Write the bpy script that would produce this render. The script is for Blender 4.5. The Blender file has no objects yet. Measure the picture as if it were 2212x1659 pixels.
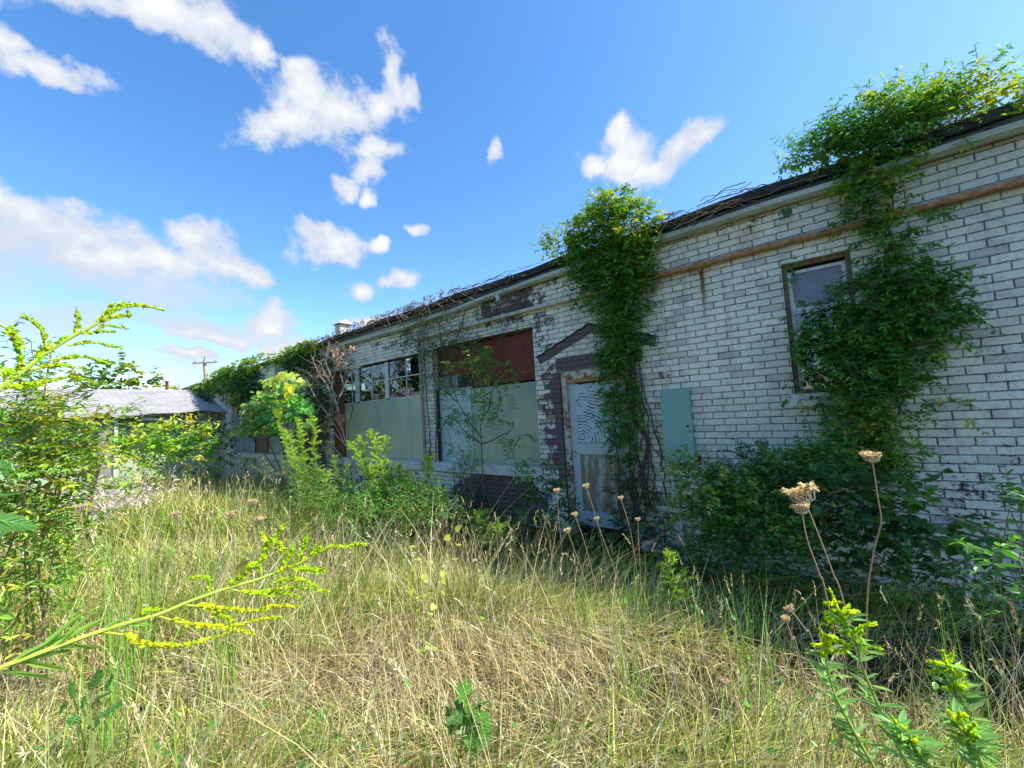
import bpy, math, random
import numpy as np
from mathutils import Vector, Matrix
rng = np.random.default_rng(7); random.seed(7)
SC = bpy.context.scene
COL = SC.collection
R = math.radians
# ------------------------------------------------------------------ camera
F, PIT, ROL, YAW = 867.7, 0.0725487, -0.0571166, 0.8952196     # focal length in pixels of a 2212 px wide frame
EYE = np.array([0, 0, 1.6]); WX = 4.588                          # eye height, distance of the long wall
_fw = np.array([math.sin(YAW)*math.cos(PIT), math.cos(YAW)*math.cos(PIT), math.sin(PIT)])
_r0 = np.array([math.cos(YAW), -math.sin(YAW), 0.]); _u0 = np.cross(_r0, _fw)
_rt = _r0*math.cos(ROL)+_u0*math.sin(ROL); _up = -_r0*math.sin(ROL)+_u0*math.cos(ROL)
cd = bpy.data.cameras.new('camera'); cam = bpy.data.objects.new('camera', cd); COL.objects.link(cam)
cd.sensor_width = 36; cd.lens = 36*F/2212; cd.clip_start = 0.02; cd.clip_end = 2000
M = Matrix.Identity(4)
for i in range(3):
    M[i][0] = _rt[i]; M[i][1] = _up[i]; M[i][2] = -_fw[i]; M[i][3] = EYE[i]
cam.matrix_world = M; SC.camera = cam
def ray(u, v): return _fw + (u-1106)/F*_rt + (829.5-v)/F*_up
def onx(u, v, X=WX):                       # point of the vertical plane x = X
    d = ray(u, v); return EYE + d*(X/d[0])
def ony(u, v, Y):
    d = ray(u, v); return EYE + d*(Y/d[1])
def onz(u, v, z=0.0):
    d = ray(u, v); return EYE + d*((z-1.6)/d[2])
def at(u, v, dist):                        # point at a horizontal distance
    d = ray(u, v); return EYE + d*(dist/math.hypot(d[0], d[1]))
# ------------------------------------------------------------------ light
SUN_EL, SUN_AZ = R(50), R(150)             # azimuth clockwise from +y
sdir = Vector((math.sin(SUN_AZ)*math.cos(SUN_EL), math.cos(SUN_AZ)*math.cos(SUN_EL), math.sin(SUN_EL)))
sl = bpy.data.lights.new('sun', 'SUN'); sl.energy = 5.0; sl.angle = R(0.5); sl.color = (1, .945, .85)
so = bpy.data.objects.new('sun', sl); COL.objects.link(so); so.location = (20, -30, 40)
so.rotation_euler = sdir.to_track_quat('Z', 'Y').to_euler()
SC.view_settings.view_transform = 'Standard'; SC.view_settings.look = 'None'
SC.view_settings.exposure = 0.78; SC.view_settings.gamma = 1
SC.cycles.caustics_reflective = False; SC.cycles.caustics_refractive = False
W = bpy.data.worlds.new('World'); SC.world = W; W.use_nodes = True
class NT:
    def __init__(s, tree): s.t = tree; tree.nodes.clear()
    def n(s, typ, ins=None, **kw):
        x = s.t.nodes.new(typ)
        for k, v in kw.items(): setattr(x, k, v)
        for k, v in (ins or {}).items():
            if isinstance(v, bpy.types.NodeSocket): s.t.links.new(v, x.inputs[k])
            else: x.inputs[k].default_value = v
        return x
    def m(s, op, a, b=None, c=None, clamp=False):
        x = s.t.nodes.new('ShaderNodeMath'); x.operation = op; x.use_clamp = clamp
        for i, v in enumerate((a, b, c)):
            if v is None: continue
            if isinstance(v, bpy.types.NodeSocket): s.t.links.new(v, x.inputs[i])
            else: x.inputs[i].default_value = v
        return x.outputs[0]
    def mix(s, f, a, b, blend='MIX'):
        x = s.t.nodes.new('ShaderNodeMix'); x.data_type = 'RGBA'; x.blend_type = blend; x.clamp_factor = True
        for i, v in ((0, f), (6, a), (7, b)):
            if isinstance(v, bpy.types.NodeSocket): s.t.links.new(v, x.inputs[i])
            elif i == 0: x.inputs[0].default_value = v
            else: x.inputs[i].default_value = (*v, 1) if len(v) == 3 else v
        return x.outputs[2]
    def ramp(s, f, stops):
        x = s.t.nodes.new('ShaderNodeValToRGB'); s.t.links.new(f, x.inputs[0]); e = x.color_ramp.elements
        while len(e) < len(stops): e.new(.5)
        for k, (p, c) in enumerate(stops):
            e[k].position = p; e[k].color = (*c, 1) if not isinstance(c, (int, float)) else (c, c, c, 1)
        return x.outputs[0]
    def sstep(s, v, a, b):
        x = s.t.nodes.new('ShaderNodeMapRange'); x.interpolation_type = 'SMOOTHSTEP'
        s.t.links.new(v, x.inputs[0]); x.inputs[1].default_value = a; x.inputs[2].default_value = b
        return x.outputs[0]
g = NT(W.node_tree)
sky = g.n('ShaderNodeTexSky', sky_type='NISHITA', sun_disc=False, sun_elevation=SUN_EL, sun_rotation=SUN_AZ,
          air_density=1.0, dust_density=0.6, ozone_density=2.2)
hs = g.n('ShaderNodeHueSaturation', {'Hue': 0.501, 'Saturation': 1.27, 'Value': 1.45, 'Color': sky.outputs[0]})
tc = g.n('ShaderNodeTexCoord')
def fbm(vec, scale, detail=5, rough=.55): return g.n('ShaderNodeTexNoise', {'Vector': vec, 'Scale': scale, 'Detail': detail, 'Roughness': rough})
wn = fbm(tc.outputs['Generated'], 9, 4)
off = g.n('ShaderNodeVectorMath', {0: wn.outputs['Color'], 1: (.5, .5, .5)}, operation='SUBTRACT')
off2 = g.n('ShaderNodeVectorMath', {0: off.outputs[0], 'Scale': 0.09}, operation='SCALE')
dirv = g.n('ShaderNodeVectorMath', {0: tc.outputs['Generated'], 1: off2.outputs[0]}, operation='ADD').outputs[0]
def cloud_field(blobs):
    last = None
    for (u, v, ru, rv, ang) in blobs:
        c = ray(u, v); s_ = np.linalg.norm(c); c = c/s_
        k = 1/s_/F*1.0                      # radians per pixel there
        a = R(ang)
        ax = _rt*math.cos(a)+_up*math.sin(a); ax = ax - c*ax.dot(c); ax /= np.linalg.norm(ax)
        ay = np.cross(c, ax)
        m3 = Matrix((ax, ay, c)).transposed()
        mp = g.n('ShaderNodeMapping', {'Vector': dirv, 'Location': tuple(c), 'Rotation': m3.to_euler(),
                 'Scale': (ru*k*1.42, rv*k*1.42, max(ru, rv)*k*2)}, vector_type='TEXTURE')
        ln = g.n('ShaderNodeVectorMath', {0: mp.outputs[0]}, operation='LENGTH').outputs['Value']
        o = g.m('SUBTRACT', 1.0, ln)
        last = o if last is None else g.m('SMOOTH_MAX', last, o, .25)
    return last
crisp = [(180,5,150,30,-12),(350,20,130,50,-22),(480,70,90,50,-35),(560,120,40,28,-50),
 (20,100,30,45,0),(100,155,80,20,-12),
 (600,280,80,38,8),(650,265,85,40,0),(1355,362,70,40,0),(1330,300,40,36,0),(670,205,75,55,0),(740,245,85,50,0),(820,225,60,40,25),(850,175,22,75,12),(885,200,22,30,0),(650,160,45,20,0),
 (805,325,50,18,0),(785,365,38,26,20),(745,408,28,24,0),(800,418,26,15,0),
 (730,535,80,30,0),(700,512,45,20,-20),(810,535,28,16,40),(1365,320,52,52,0),(1400,370,85,32,10),(1285,360,40,24,0),(1340,275,26,24,0),(1480,315,60,30,32),(1525,290,22,18,0),
 (1078,333,15,24,-15),(896,497,22,12,0),(868,600,33,22,0),(780,622,30,17,0),(785,695,40,12,0),
 (60,455,95,46,-8),(250,560,130,50,-10),(120,500,120,50,-8),(190,505,110,45,-12),(320,560,120,45,-14),(430,520,60,42,0),(480,575,80,36,-20),(545,605,40,24,-30),
 (585,705,42,38,0),(610,755,42,28,0),(2195,155,22,5,20),(455,725,90,22,-5),(405,765,55,14,0)]
soft = [(150,590,240,70,-8),(380,640,140,30,-6),(60,560,120,60,0),(430,700,140,30,-6),(250,770,80,16,0),(420,790,120,20,0),(120,690,160,60,0),(560,820,200,30,0)]
ff = fbm(tc.outputs['Generated'], 26, 7, .62).outputs[0]
f2 = fbm(tc.outputs['Generated'], 7, 5, .6).outputs[0]
A = cloud_field(crisp); B = cloud_field(soft)
fA = g.m('ADD', A, g.m('MULTIPLY', g.m('SUBTRACT', ff, .5), 1.35))
dA = g.sstep(fA, .08, .60)
fB = g.m('ADD', B, g.m('MULTIPLY', g.m('SUBTRACT', f2, .5), 1.2))
dB = g.m('MULTIPLY', g.sstep(fB, .0, .9), .75)
shade = g.sstep(g.m('ADD', fA, g.m('MULTIPLY', g.m('SUBTRACT', f2, .5), 1.6)), .35, 1.25)
cw = g.mix(shade, (3.2, 3.55, 4.2), (4.7, 4.75, 4.8))
c1 = g.mix(dB, hs.outputs[0], (3.2, 3.6, 4.3))
c2 = g.mix(dA, c1, cw)
bg = g.n('ShaderNodeBackground', {'Color': c2, 'Strength': 0.125})
ow = g.n('ShaderNodeOutputWorld', {'Surface': bg.outputs[0]})
W.cycles.sampling_method = 'MANUAL'; W.cycles.sample_map_resolution = 256
# ------------------------------------------------------------------ materials
def newmat(name):
    m = bpy.data.materials.new(name); m.use_nodes = True; return m, NT(m.node_tree)
def finish(t, bsdf_out): t.n('ShaderNodeOutputMaterial', {'Surface': bsdf_out})
def pbsdf(t, **k):
    names = dict(color='Base Color', rough='Roughness', metal='Metallic', spec='Specular IOR Level', normal='Normal')
    return t.n('ShaderNodeBsdfPrincipled', {names[a]: b for a, b in k.items()})
def oc(t): return t.n('ShaderNodeTexCoord').outputs['Object']
def geo(t): return t.n('ShaderNodeNewGeometry').outputs['Position']
def noise(t, vec, scale, detail=4, rough=.55, dist=0):
    return t.n('ShaderNodeTexNoise', {'Vector': vec, 'Scale': scale, 'Detail': detail, 'Roughness': rough, 'Distortion': dist}).outputs[0]
def bump(t, h, strength=.4, dist=.01): return t.n('ShaderNodeBump', {'Height': h, 'Strength': strength, 'Distance': dist}).outputs[0]
def plain(name, c1, c2=None, rough=.7, scale=8, metal=0, stretch=(1, 1, 1), bs=.3, spec=.4, contrast=(.35, .65)):
    m, t = newmat(name); v = geo(t)
    v = t.n('ShaderNodeMapping', {'Vector': v, 'Scale': stretch}).outputs[0]
    n1 = noise(t, v, scale, 6, .62)
    c = t.ramp(n1, [(contrast[0], c1), (contrast[1], c2 or tuple(x*.7 for x in c1))])
    finish(t, pbsdf(t, color=c, rough=rough, metal=metal, spec=spec, normal=bump(t, n1, bs, .01)).outputs[0]); return m
def foliage_mat(name, trans=.35, rough=.5, spec=.35):
    m, t = newmat(name)
    a = t.n('ShaderNodeAttribute', attribute_name='tint').outputs['Color']
    p = pbsdf(t, color=a, rough=rough, spec=spec)
    hs_ = t.n('ShaderNodeHueSaturation', {'Saturation': 1.1, 'Value': 1.5, 'Color': a}).outputs[0]
    tr = t.n('ShaderNodeBsdfTranslucent', {'Color': hs_})
    mx = t.n('ShaderNodeMixShader', {0: trans, 1: p.outputs[0], 2: tr.outputs[0]})
    finish(t, mx.outputs[0]); return m
LEAF = foliage_mat('leaf', .38, .42, .5); GRASS = foliage_mat('grass_blade', .20, .55, .3); STEM = foliage_mat('stem_bark', 0.0, .8, .2)
FLOWER = foliage_mat('flower_bud', .5, .8, .05)
# painted brick: white paint over purple brown brick, dark joints, peeling patches
def brick_mat(name, bare=False):
    m, t = newmat(name)
    P = geo(t); s = t.n('ShaderNodeSeparateXYZ', {0: P})
    yy = t.m('ADD', s.outputs[1], t.m('MULTIPLY', s.outputs[0], 1.0)); zz = s.outputs[2]
    wob = noise(t, P, 3.0, 3); wob2 = noise(t, P, 22.0, 2)
    vy = t.m('ADD', yy, t.m('MULTIPLY', t.m('SUBTRACT', wob2, .5), .010))
    vz = t.m('ADD', t.m('ADD', zz, t.m('MULTIPLY', t.m('SUBTRACT', wob, .5), .012)), t.m('MULTIPLY', t.m('SUBTRACT', wob2, .5), .008))
    v = t.n('ShaderNodeCombineXYZ', {0: vy, 1: vz, 2: 0.0}).outputs[0]
    def bt(ms, sm, c1=(0, 0, 0, 1), c2=(1, 1, 1, 1)):
        return t.n('ShaderNodeTexBrick', {'Vector': v, 'Color1': c1, 'Color2': c2, 'Mortar': (0, 0, 0, 1), 'Scale': 1.0, 'Mortar Size': ms,
                   'Mortar Smooth': sm, 'Bias': 0.0, 'Brick Width': .2, 'Row Height': .0677})
    b = bt(.0046, .6); rnd = b.outputs['Color']; mort = b.outputs['Fac']
    bw = bt(.009, 1.0).outputs['Fac']
    n1 = noise(t, P, 5.5, 8, .68); n2 = noise(t, P, 38, 5, .7); n3 = noise(t, P, 1.1, 4)
    str_ = noise(t, t.n('ShaderNodeMapping', {'Vector': P, 'Scale': (6, 6, .7)}).outputs[0], 1.6, 6, .65)
    def reg(y, z, ry, rz, amp):               # weathered patch round (y, z); the far sill one paints in shade
        dy = t.m('DIVIDE', t.m('SUBTRACT', s.outputs[1], y), ry); dz = t.m('DIVIDE', t.m('SUBTRACT', zz, z), rz)
        l = t.m('SQRT', t.m('ADD', t.m('MULTIPLY', dy, dy), t.m('MULTIPLY', dz, dz)))
        return t.m('MULTIPLY', t.m('SUBTRACT', 1.0, t.sstep(l, .35, 1.15)), amp)
    acc = None
    for rg in [(3.02, 1.55, .30, 1.15, .20), (3.0, .8, .4, .5, .2), (3.7, 3.2, .9, .38, .26), (3.05, 2.75, .3, .45, .14), (4.1, .35, 1.1, .45, .5), (5.6, 1.0, .5, .6, .1),
               (7.2, .35, 1.6, .4, .2), (10.0, 1.6, 1.3, 1.6, .30), (6.6, 3.15, 1.2, .3, .14), (12.5, 3.2, 3.5, .5, .18), (14, .4, 3, .5, .12), (-1.0, .75, 1.1, .6, .12), (-.9, 1.7, .5, .3, .04), (1.6, 1.9, .3, .9, .09), (2.4, 3.3, 1.0, .3, .15), (16, 2.9, 1.6, .8, .22), (19, 1.8, 2.5, 2, .2),  # the low patch beneath the far window puts shade into the brick colour
               (.4, .3, 2.5, .35, .12), (1.75, .3, .5, .5, .18), (.2, 3.35, 1.0, .12, .1), (8.8, 3.1, .6, .5, .2)]:
        x = reg(*rg); acc = x if acc is None else t.m('MAXIMUM', acc, x)
    f = t.m('ADD', t.m('MULTIPLY', n1, .55), t.m('MULTIPLY', n2, .38))
    f = t.m('ADD', f, acc); f = t.m('ADD', f, t.m('MULTIPLY', bw, .06))
    f = t.m('ADD', f, t.m('MULTIPLY', t.m('SUBTRACT', rnd, .55), t.m('MULTIPLY', acc, .55)))
    peel = t.sstep(f, .60, .67)
    paint = t.mix(t.m('MULTIPLY', rnd, .6), (.84, .78, .64), (.70, .65, .54))
    paint = t.mix(t.sstep(n3, .45, .65), paint, (.64, .62, .50)); paint = t.mix(t.m('MULTIPLY', t.sstep(n1, .50, .68), .5), paint, (.40, .37, .31)); paint = t.mix(t.m('MULTIPLY', bw, .35), paint, (.25, .23, .20))
    paint = t.mix(t.m('MULTIPLY', t.sstep(str_, .52, .72), .45), paint, (.30, .27, .22))
    paint = t.mix(t.m('MULTIPLY', t.sstep(n2, .53, .70), .6), paint, (.28, .26, .22)); paint = t.mix(t.m('MULTIPLY', t.m('GREATER_THAN', rnd, .86), .4), paint, (.34, .31, .28))
    # rust run below the pipe bracket, ochre stain above the pipe
    w = t.m('ABSOLUTE', t.m('SUBTRACT', t.m('ADD', s.outputs[1], t.m('MULTIPLY', t.m('SUBTRACT', wob, .5), .05)), 1.0))
    zr = t.m('MULTIPLY', t.sstep(zz, 2.35, 2.95), t.m('LESS_THAN', zz, 3.06))
    rust = t.m('MULTIPLY', t.m('SUBTRACT', 1.0, t.sstep(w, .006, .03)), zr)
    halo = t.m('MULTIPLY', t.m('MULTIPLY', t.m('SUBTRACT', 1.0, t.sstep(w, .02, .13)), zr), .35)
    halo = t.m('MAXIMUM', halo, t.m('MULTIPLY', reg(.55, 3.24, .16, .12, .9), n1))
    halo = t.m('MAXIMUM', halo, reg(1.5, 1.83, .3, .05, .35))
    paint = t.mix(halo, paint, (.55, .38, .18)); paint = t.mix(rust, paint, (.20, .07, .02))
    br = t.mix(n2, (.11, .065, .065), (.20, .12, .115)); br = t.mix(t.m('MULTIPLY', rnd, .5), br, (.10, .075, .08))
    col = br if bare else t.mix(peel, paint, br)
    mk = t.m('MULTIPLY', mort, t.sstep(t.m('ADD', t.m('MULTIPLY', n1, .6), t.m('MULTIPLY', n2, .6)), .52, .66)) if not bare else mort
    mk2 = t.m('MULTIPLY', mort, .5) if not bare else 0.0
    mk = t.m('MAXIMUM', mk, mk2) if not bare else mk
    col = t.mix(mk, col, (.062, .056, .05) if not bare else (.09, .08, .08))
    h = t.m('ADD', t.m('MULTIPLY', t.m('SUBTRACT', 1.0, bw), 1.0), t.m('MULTIPLY', n2, .25))
    h = t.m('SUBTRACT', h, t.m('MULTIPLY', peel, .15))
    finish(t, pbsdf(t, color=col, rough=.75, spec=.3, normal=bump(t, h, .8, .012)).outputs[0]); return m
BRICK = brick_mat('painted_brick'); BARE = brick_mat('bare_brick', True)
WHITE = plain('weathered_white_paint', (.62, .64, .62), (.34, .32, .28), .6, 14, contrast=(.45, .75))
CREAM = plain('cream_pipe_paint', (.60, .55, .44), (.33, .24, .16), .55, 16, contrast=(.5, .75))
GUTTER = plain('gutter_paint', (.46, .52, .48), (.30, .31, .27), .45, 7, stretch=(1, .5, 3), contrast=(.45, .75))
FASCIA = plain('grey_fascia', (.16, .16, .15), (.08, .075, .07), .8, 10)
TAR = plain('roof_tar', (.022, .02, .02), (.05, .045, .04), .85, 12)
RUST = plain('rust', (.34, .11, .03), (.46, .28, .15), .85, 22, bs=.8)
RUSTPANEL = plain('rust_red_panel', (.20, .034, .016), (.12, .024, .013), .6, 3, stretch=(1, 2, .4))
OLDWOOD = plain('bare_wood', (.25, .17, .11), (.12, .08, .055), .8, 12, stretch=(4, 4, .6))
RUSTWOOD = plain('rusty_frame', (.24, .10, .055), (.50, .45, .37), .75, 9, contrast=(.44, .54))
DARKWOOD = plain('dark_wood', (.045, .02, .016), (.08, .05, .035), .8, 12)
TEAL = plain('cabinet_paint', (.20, .38, .34), (.17, .33, .30), .38, 2.5, bs=.03)
BLACK = plain('black_iron', (.02, .02, .02), None, .6)
SHINGLE_T = None
def shingle():
    m, t = newmat('grey_shingle'); P = geo(t); s = t.n('ShaderNodeSeparateXYZ', {0: P})
    v = t.n('ShaderNodeCombineXYZ', {0: s.outputs[0], 1: s.outputs[1], 2: 0.0}).outputs[0]
    b = t.n('ShaderNodeTexBrick', {'Vector': v, 'Color1': (.36, .345, .335, 1), 'Color2': (.28, .27, .265, 1), 'Mortar': (.16, .15, .16, 1), 'Scale': 1.0,
            'Mortar Size': .012, 'Brick Width': .32, 'Row Height': .14, 'Mortar Smooth': .5})
    n1 = noise(t, P, 3, 5); c = t.mix(t.sstep(n1, .5, .7), b.outputs[0], (.38, .36, .37))
    st = noise(t, t.n('ShaderNodeMapping', {'Vector': P, 'Scale': (.8, 9, 1)}).outputs[0], 1.5, 3)
    c = t.mix(t.m('MULTIPLY', t.sstep(st, .64, .68), .7), c, (.09, .085, .09))
    finish(t, pbsdf(t, color=c, rough=.9, spec=.2, normal=bump(t, b.outputs['Fac'], -.5, .02)).outputs[0]); return m
SHINGLE = shingle()
MINT = plain('mint_siding', (.42, .50, .36), (.34, .42, .30), .7, 4, stretch=(.4, 1, 1))
def sheet_mat(name, a, b, c, metal=.35, rough=.32):
    m, t = newmat(name); P = geo(t)
    v = t.n('ShaderNodeMapping', {'Vector': P, 'Scale': (1, 1.4, .8)}).outputs[0]
    n1 = noise(t, v, 1.5, 3); n2 = noise(t, t.n('ShaderNodeMapping', {'Vector': P, 'Scale': (1, 5, .35)}).outputs[0], 2.2, 4); n3 = noise(t, P, 30, 4)
    col = t.mix(t.sstep(n1, .38, .62), a, b); col = t.mix(t.m('MULTIPLY', t.sstep(n2, .5, .72), .7), col, c)
    r = t.m('ADD', rough, t.m('MULTIPLY', n3, .22))
    finish(t, pbsdf(t, color=col, rough=r, metal=metal, spec=.5, normal=bump(t, n1, .12, .02)).outputs[0]); return m
SHEET = sheet_mat('galvanised_sheet', (.42, .48, .39), (.31, .41, .39), (.50, .52, .27), .45, .33)
SHEETB = sheet_mat('blue_grey_sheet', (.36, .50, .58), (.42, .55, .60), (.38, .46, .44), .25, .38)
SHEETD = sheet_mat('dull_sheet', (.24, .32, .34), (.19, .26, .28), (.30, .34, .28), .2)
def glass_mat():
    m, t = newmat('dusty_glass')
    fr = t.n('ShaderNodeFresnel', {'IOR': 1.9}).outputs[0]
    tr = t.n('ShaderNodeBsdfTransparent', {'Color': (.30, .33, .32, 1)}); gl = t.n('ShaderNodeBsdfGlossy', {'Color': (.85, .9, .95, 1), 'Roughness': .03})
    mx = t.n('ShaderNodeMixShader', {0: fr, 1: tr.outputs[0], 2: gl.outputs[0]}); finish(t, mx.outputs[0]); return m
GLASS = glass_mat()
FROST = plain('dusty_grey_pane', (.21, .22, .27), (.15, .16, .19), .25, 3, bs=.02)
def plywood():
    m, t = newmat('blue_grained_plywood'); P = geo(t)
    v = t.n('ShaderNodeMapping', {'Vector': P, 'Location': (-.93, -3.25, -1.86), 'Scale': (0.2, 1.25, 1.5)}).outputs[0]
    d = noise(t, P, 4.5, 3)
    w = t.n('ShaderNodeTexWave', {'Vector': v, 'Scale': 5.2, 'Distortion': 4.0, 'Detail': 2.0, 'Detail Scale': 1.6}, wave_type='RINGS', rings_direction='SPHERICAL').outputs['Fac']
    n2 = noise(t, P, 9, 5); line = t.m('MULTIPLY', t.m('SUBTRACT', 1.0, t.sstep(w, .06, .30)), t.sstep(n2, .36, .52))
    base = t.mix(t.sstep(n2, .55, .7), (.47, .56, .58), (.33, .38, .37)); c = t.mix(line, base, (.07, .09, .10))
    finish(t, pbsdf(t, color=c, rough=.7, spec=.3, normal=bump(t, w, .3, .004)).outputs[0]); return m
PLY = plywood()
BLUEPAINT = plain('pale_blue_paint', (.40, .50, .54), (.46, .46, .42), .6, 6, stretch=(1, 3, .8))
PEELDOOR = plain('peeling_door_panel', (.28, .20, .12), (.40, .43, .38), .8, 5, stretch=(1, 2.4, .7), contrast=(.5, .58))
def ground_mat():
    m, t = newmat('soil_and_thatch'); P = geo(t); n1 = noise(t, P, 1.3, 6); n2 = noise(t, P, 40, 5, .7)
    c = t.mix(n1, (.05, .04, .022), (.035, .042, .015)); c = t.mix(t.sstep(n2, .5, .7), c, (.11, .085, .045))
    finish(t, pbsdf(t, color=c, rough=1.0, spec=.1, normal=bump(t, n2, .8, .03)).outputs[0]); return m
SOIL = ground_mat()
# ------------------------------------------------------------------ mesh builder
class MB:
    def __init__(s): s.v = []; s.f = []; s.c = []; s.n = 0
    def add(s, verts, faces, col=None):            # faces: array (m,k)
        verts = np.asarray(verts, float).reshape(-1, 3); faces = np.asarray(faces, int)
        s.v.append(verts); s.f.append(faces+s.n); s.n += len(verts)
        if col is None: col = (.5, .5, .5)
        col = np.asarray(col, float)
        s.c.append(np.broadcast_to(col, (len(verts), 3)) if col.ndim == 1 else col)
    def box(s, x0, x1, y0, y1, z0, z1, col=None):
        v = [(x, y, z) for x in (x0, x1) for y in (y0, y1) for z in (z0, z1)]
        s.add(v, [(0, 1, 3, 2), (4, 6, 7, 5), (0, 4, 5, 1), (2, 3, 7, 6), (0, 2, 6, 4), (1, 5, 7, 3)], col)
    def bar(s, a, b, w, h, col=None, up=(0, 0, 1)):          # a beam from a to b, w wide and h high
        a = np.array(a, float); b = np.array(b, float); d = b-a; d /= np.linalg.norm(d)
        e = np.cross(d, up); e /= np.linalg.norm(e); q = np.cross(e, d)
        v = [p+e*i*w/2+q*j*h/2 for p in (a, b) for i in (-1, 1) for j in (-1, 1)]
        s.add(v, [(0, 1, 3, 2), (4, 6, 7, 5), (0, 4, 5, 1), (2, 3, 7, 6), (0, 2, 6, 4), (1, 5, 7, 3)], col)
    def tube(s, pts, r, k=6, col=None):
        pts = np.asarray(pts, float); n = len(pts); r = np.broadcast_to(np.asarray(r, float), (n,))
        t = np.gradient(pts, axis=0); t /= np.linalg.norm(t, axis=1)[:, None]+1e-9
        ref = np.array([.37, .21, .9]) if abs(t[0][2]) < .8 else np.array([1, .3, .1])
        e = np.cross(t, ref); e /= np.linalg.norm(e, axis=1)[:, None]+1e-9; q = np.cross(t, e)
        an = np.arange(k)*2*math.pi/k
        v = pts[:, None]+r[:, None, None]*(e[:, None]*np.cos(an)[None, :, None]+q[:, None]*np.sin(an)[None, :, None])
        i = np.arange(n-1)[:, None]*k; j = np.arange(k)[None]; j2 = (j+1) % k
        f = np.stack([i+j, i+j2, i+k+j2, i+k+j], -1).reshape(-1, 4)
        s.add(v.reshape(-1, 3), f, col)
    def build(s, name, mat, parent=None, origin=(0, 0, 0), smooth=False):
        o_ = np.array(LOC[parent.name] if parent is not None else origin)
        v = (np.concatenate(s.v)-o_).astype(np.float32)
        me = bpy.data.meshes.new(name)
        tot = np.concatenate([np.full(len(f), f.shape[1]) for f in s.f]); lp = np.concatenate([f.ravel() for f in s.f])
        me.vertices.add(len(v)); me.vertices.foreach_set('co', v.ravel())
        me.loops.add(len(lp)); me.loops.foreach_set('vertex_index', lp.astype(np.int32))
        me.polygons.add(len(tot)); me.polygons.foreach_set('loop_start', np.concatenate([[0], np.cumsum(tot)[:-1]]).astype(np.int32))
        me.polygons.foreach_set('loop_total', tot.astype(np.int32))
        me.polygons.foreach_set('use_smooth', np.full(len(tot), bool(smooth)))
        me.update(calc_edges=True)
        c = np.concatenate([np.concatenate(s.c), np.ones((len(v), 1))], 1).astype(np.float32)
        a = me.attributes.new('tint', 'FLOAT_COLOR', 'POINT'); a.data.foreach_set('color', c.ravel())
        me.materials.append(mat)
        o = bpy.data.objects.new(name, me); COL.objects.link(o)
        if parent is not None:
            o.parent = parent; LOC[o.name] = o_
        else: o.location = origin; LOC[o.name] = o_
        return o
LOC = {}
def tag(o, label, cat, group=None, kind=None):
    o['label'] = label; o['category'] = cat
    if group: o['group'] = group
    if kind: o['kind'] = kind
    return o
def thing(name, label, cat, loc=(0, 0, 0), group=None):
    o = bpy.data.objects.new(name, None); COL.objects.link(o); o.location = loc; o.empty_display_size = .1
    LOC[o.name] = np.array(loc, float); return tag(o, label, cat, group)
def nrm(a): return a/(np.linalg.norm(a, axis=-1, keepdims=True)+1e-9)
def jit(c, n, amt=.25, hue=.12):
    c = np.asarray(c, float); return np.clip(c*(1+rng.normal(0, amt, (n, 1)))*(1+rng.normal(0, hue, (n, 3))), .004, .9)
SHAPES = {  # u along the leaf, v across, w out of it
 'oval': ([(0,0,0),(.3,.42,.05),(.7,.38,.03),(1,0,-.10),(.7,-.38,.03),(.3,-.42,.05)], [(0,1,2,3),(0,3,4,5)]),
 'lance': ([(0,0,0),(.3,.5,.03),(.7,.32,0),(1,0,-.12),(.7,-.32,0),(.3,-.5,.03)], [(0,1,2,3),(0,3,4,5)]),
 'heart': ([(0,0,0),(-.12,.28,.03),(.1,.5,.07),(.45,.46,.05),(.8,.16,-.02),(1,0,-.12),(.8,-.16,-.02),(.45,-.46,.05),(.1,-.5,.07),(-.12,-.28,.03),(.45,0,-.03)],
           [(0,1,2,10),(2,3,4,10),(4,5,6,10),(6,7,8,10),(8,9,0,10)]),
 'lobed': ([(0,0,0),(-.1,.3,.02),(.05,.55,.05),(.3,.36,.02),(.5,.58,.03),(.62,.28,0),(.78,.24,0),(1,0,-.08),(.78,-.24,0),(.62,-.28,0),(.5,-.58,.03),(.3,-.36,.02),(.05,-.55,.05),(-.1,-.3,.02),(.4,0,-.03)],
           [(0,1,2,14),(2,3,4,14),(4,5,6,14),(6,7,8,14),(8,9,10,14),(10,11,12,14),(12,13,0,14)]),
 'bud': ([(0,0,0),(.5,.5,.3),(1,0,0),(.5,-.5,.3),(.5,0,-.5)], [(0,1,2,3),(0,4,2,1),(0,3,2,4)]),
}
def strip(out):
    n_ = len(out); T = [(0, 0, 0)]+[(out[j][0]*.0+j/(n_-1), 0, -.03*math.sin(math.pi*j/(n_-1))) for j in range(1, n_)]
    A_ = [(a, b, .05*abs(b)+.02*math.sin(i*2.1)) for i, (a, b) in enumerate(out)]; B_ = [(a, -b, c) for a, b, c in A_]
    f = [(j, j+1, n_+j+1, n_+j) for j in range(n_-1)]+[(j+1, j, 2*n_+j, 2*n_+j+1) for j in range(n_-1)]
    return T+A_+B_, f
SHAPES['palm'] = strip([(0,.01),(-.18,.18),(-.14,.46),(.10,.60),(.16,.40),(.20,.26),(.38,.42),(.56,.56),(.60,.34),(.62,.20),(.78,.19),(.9,.10),(1,0)])
SHAPES['tooth'] = strip([(0,.01),(-.10,.14),(-.13,.30),(-.03,.40),(.02,.50),(.12,.49),(.20,.56),(.28,.51),(.38,.54),(.44,.46),(.54,.46),(.60,.37),(.70,.35),(.76,.25),(.85,.20),(.90,.11),(1,0)])
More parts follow.
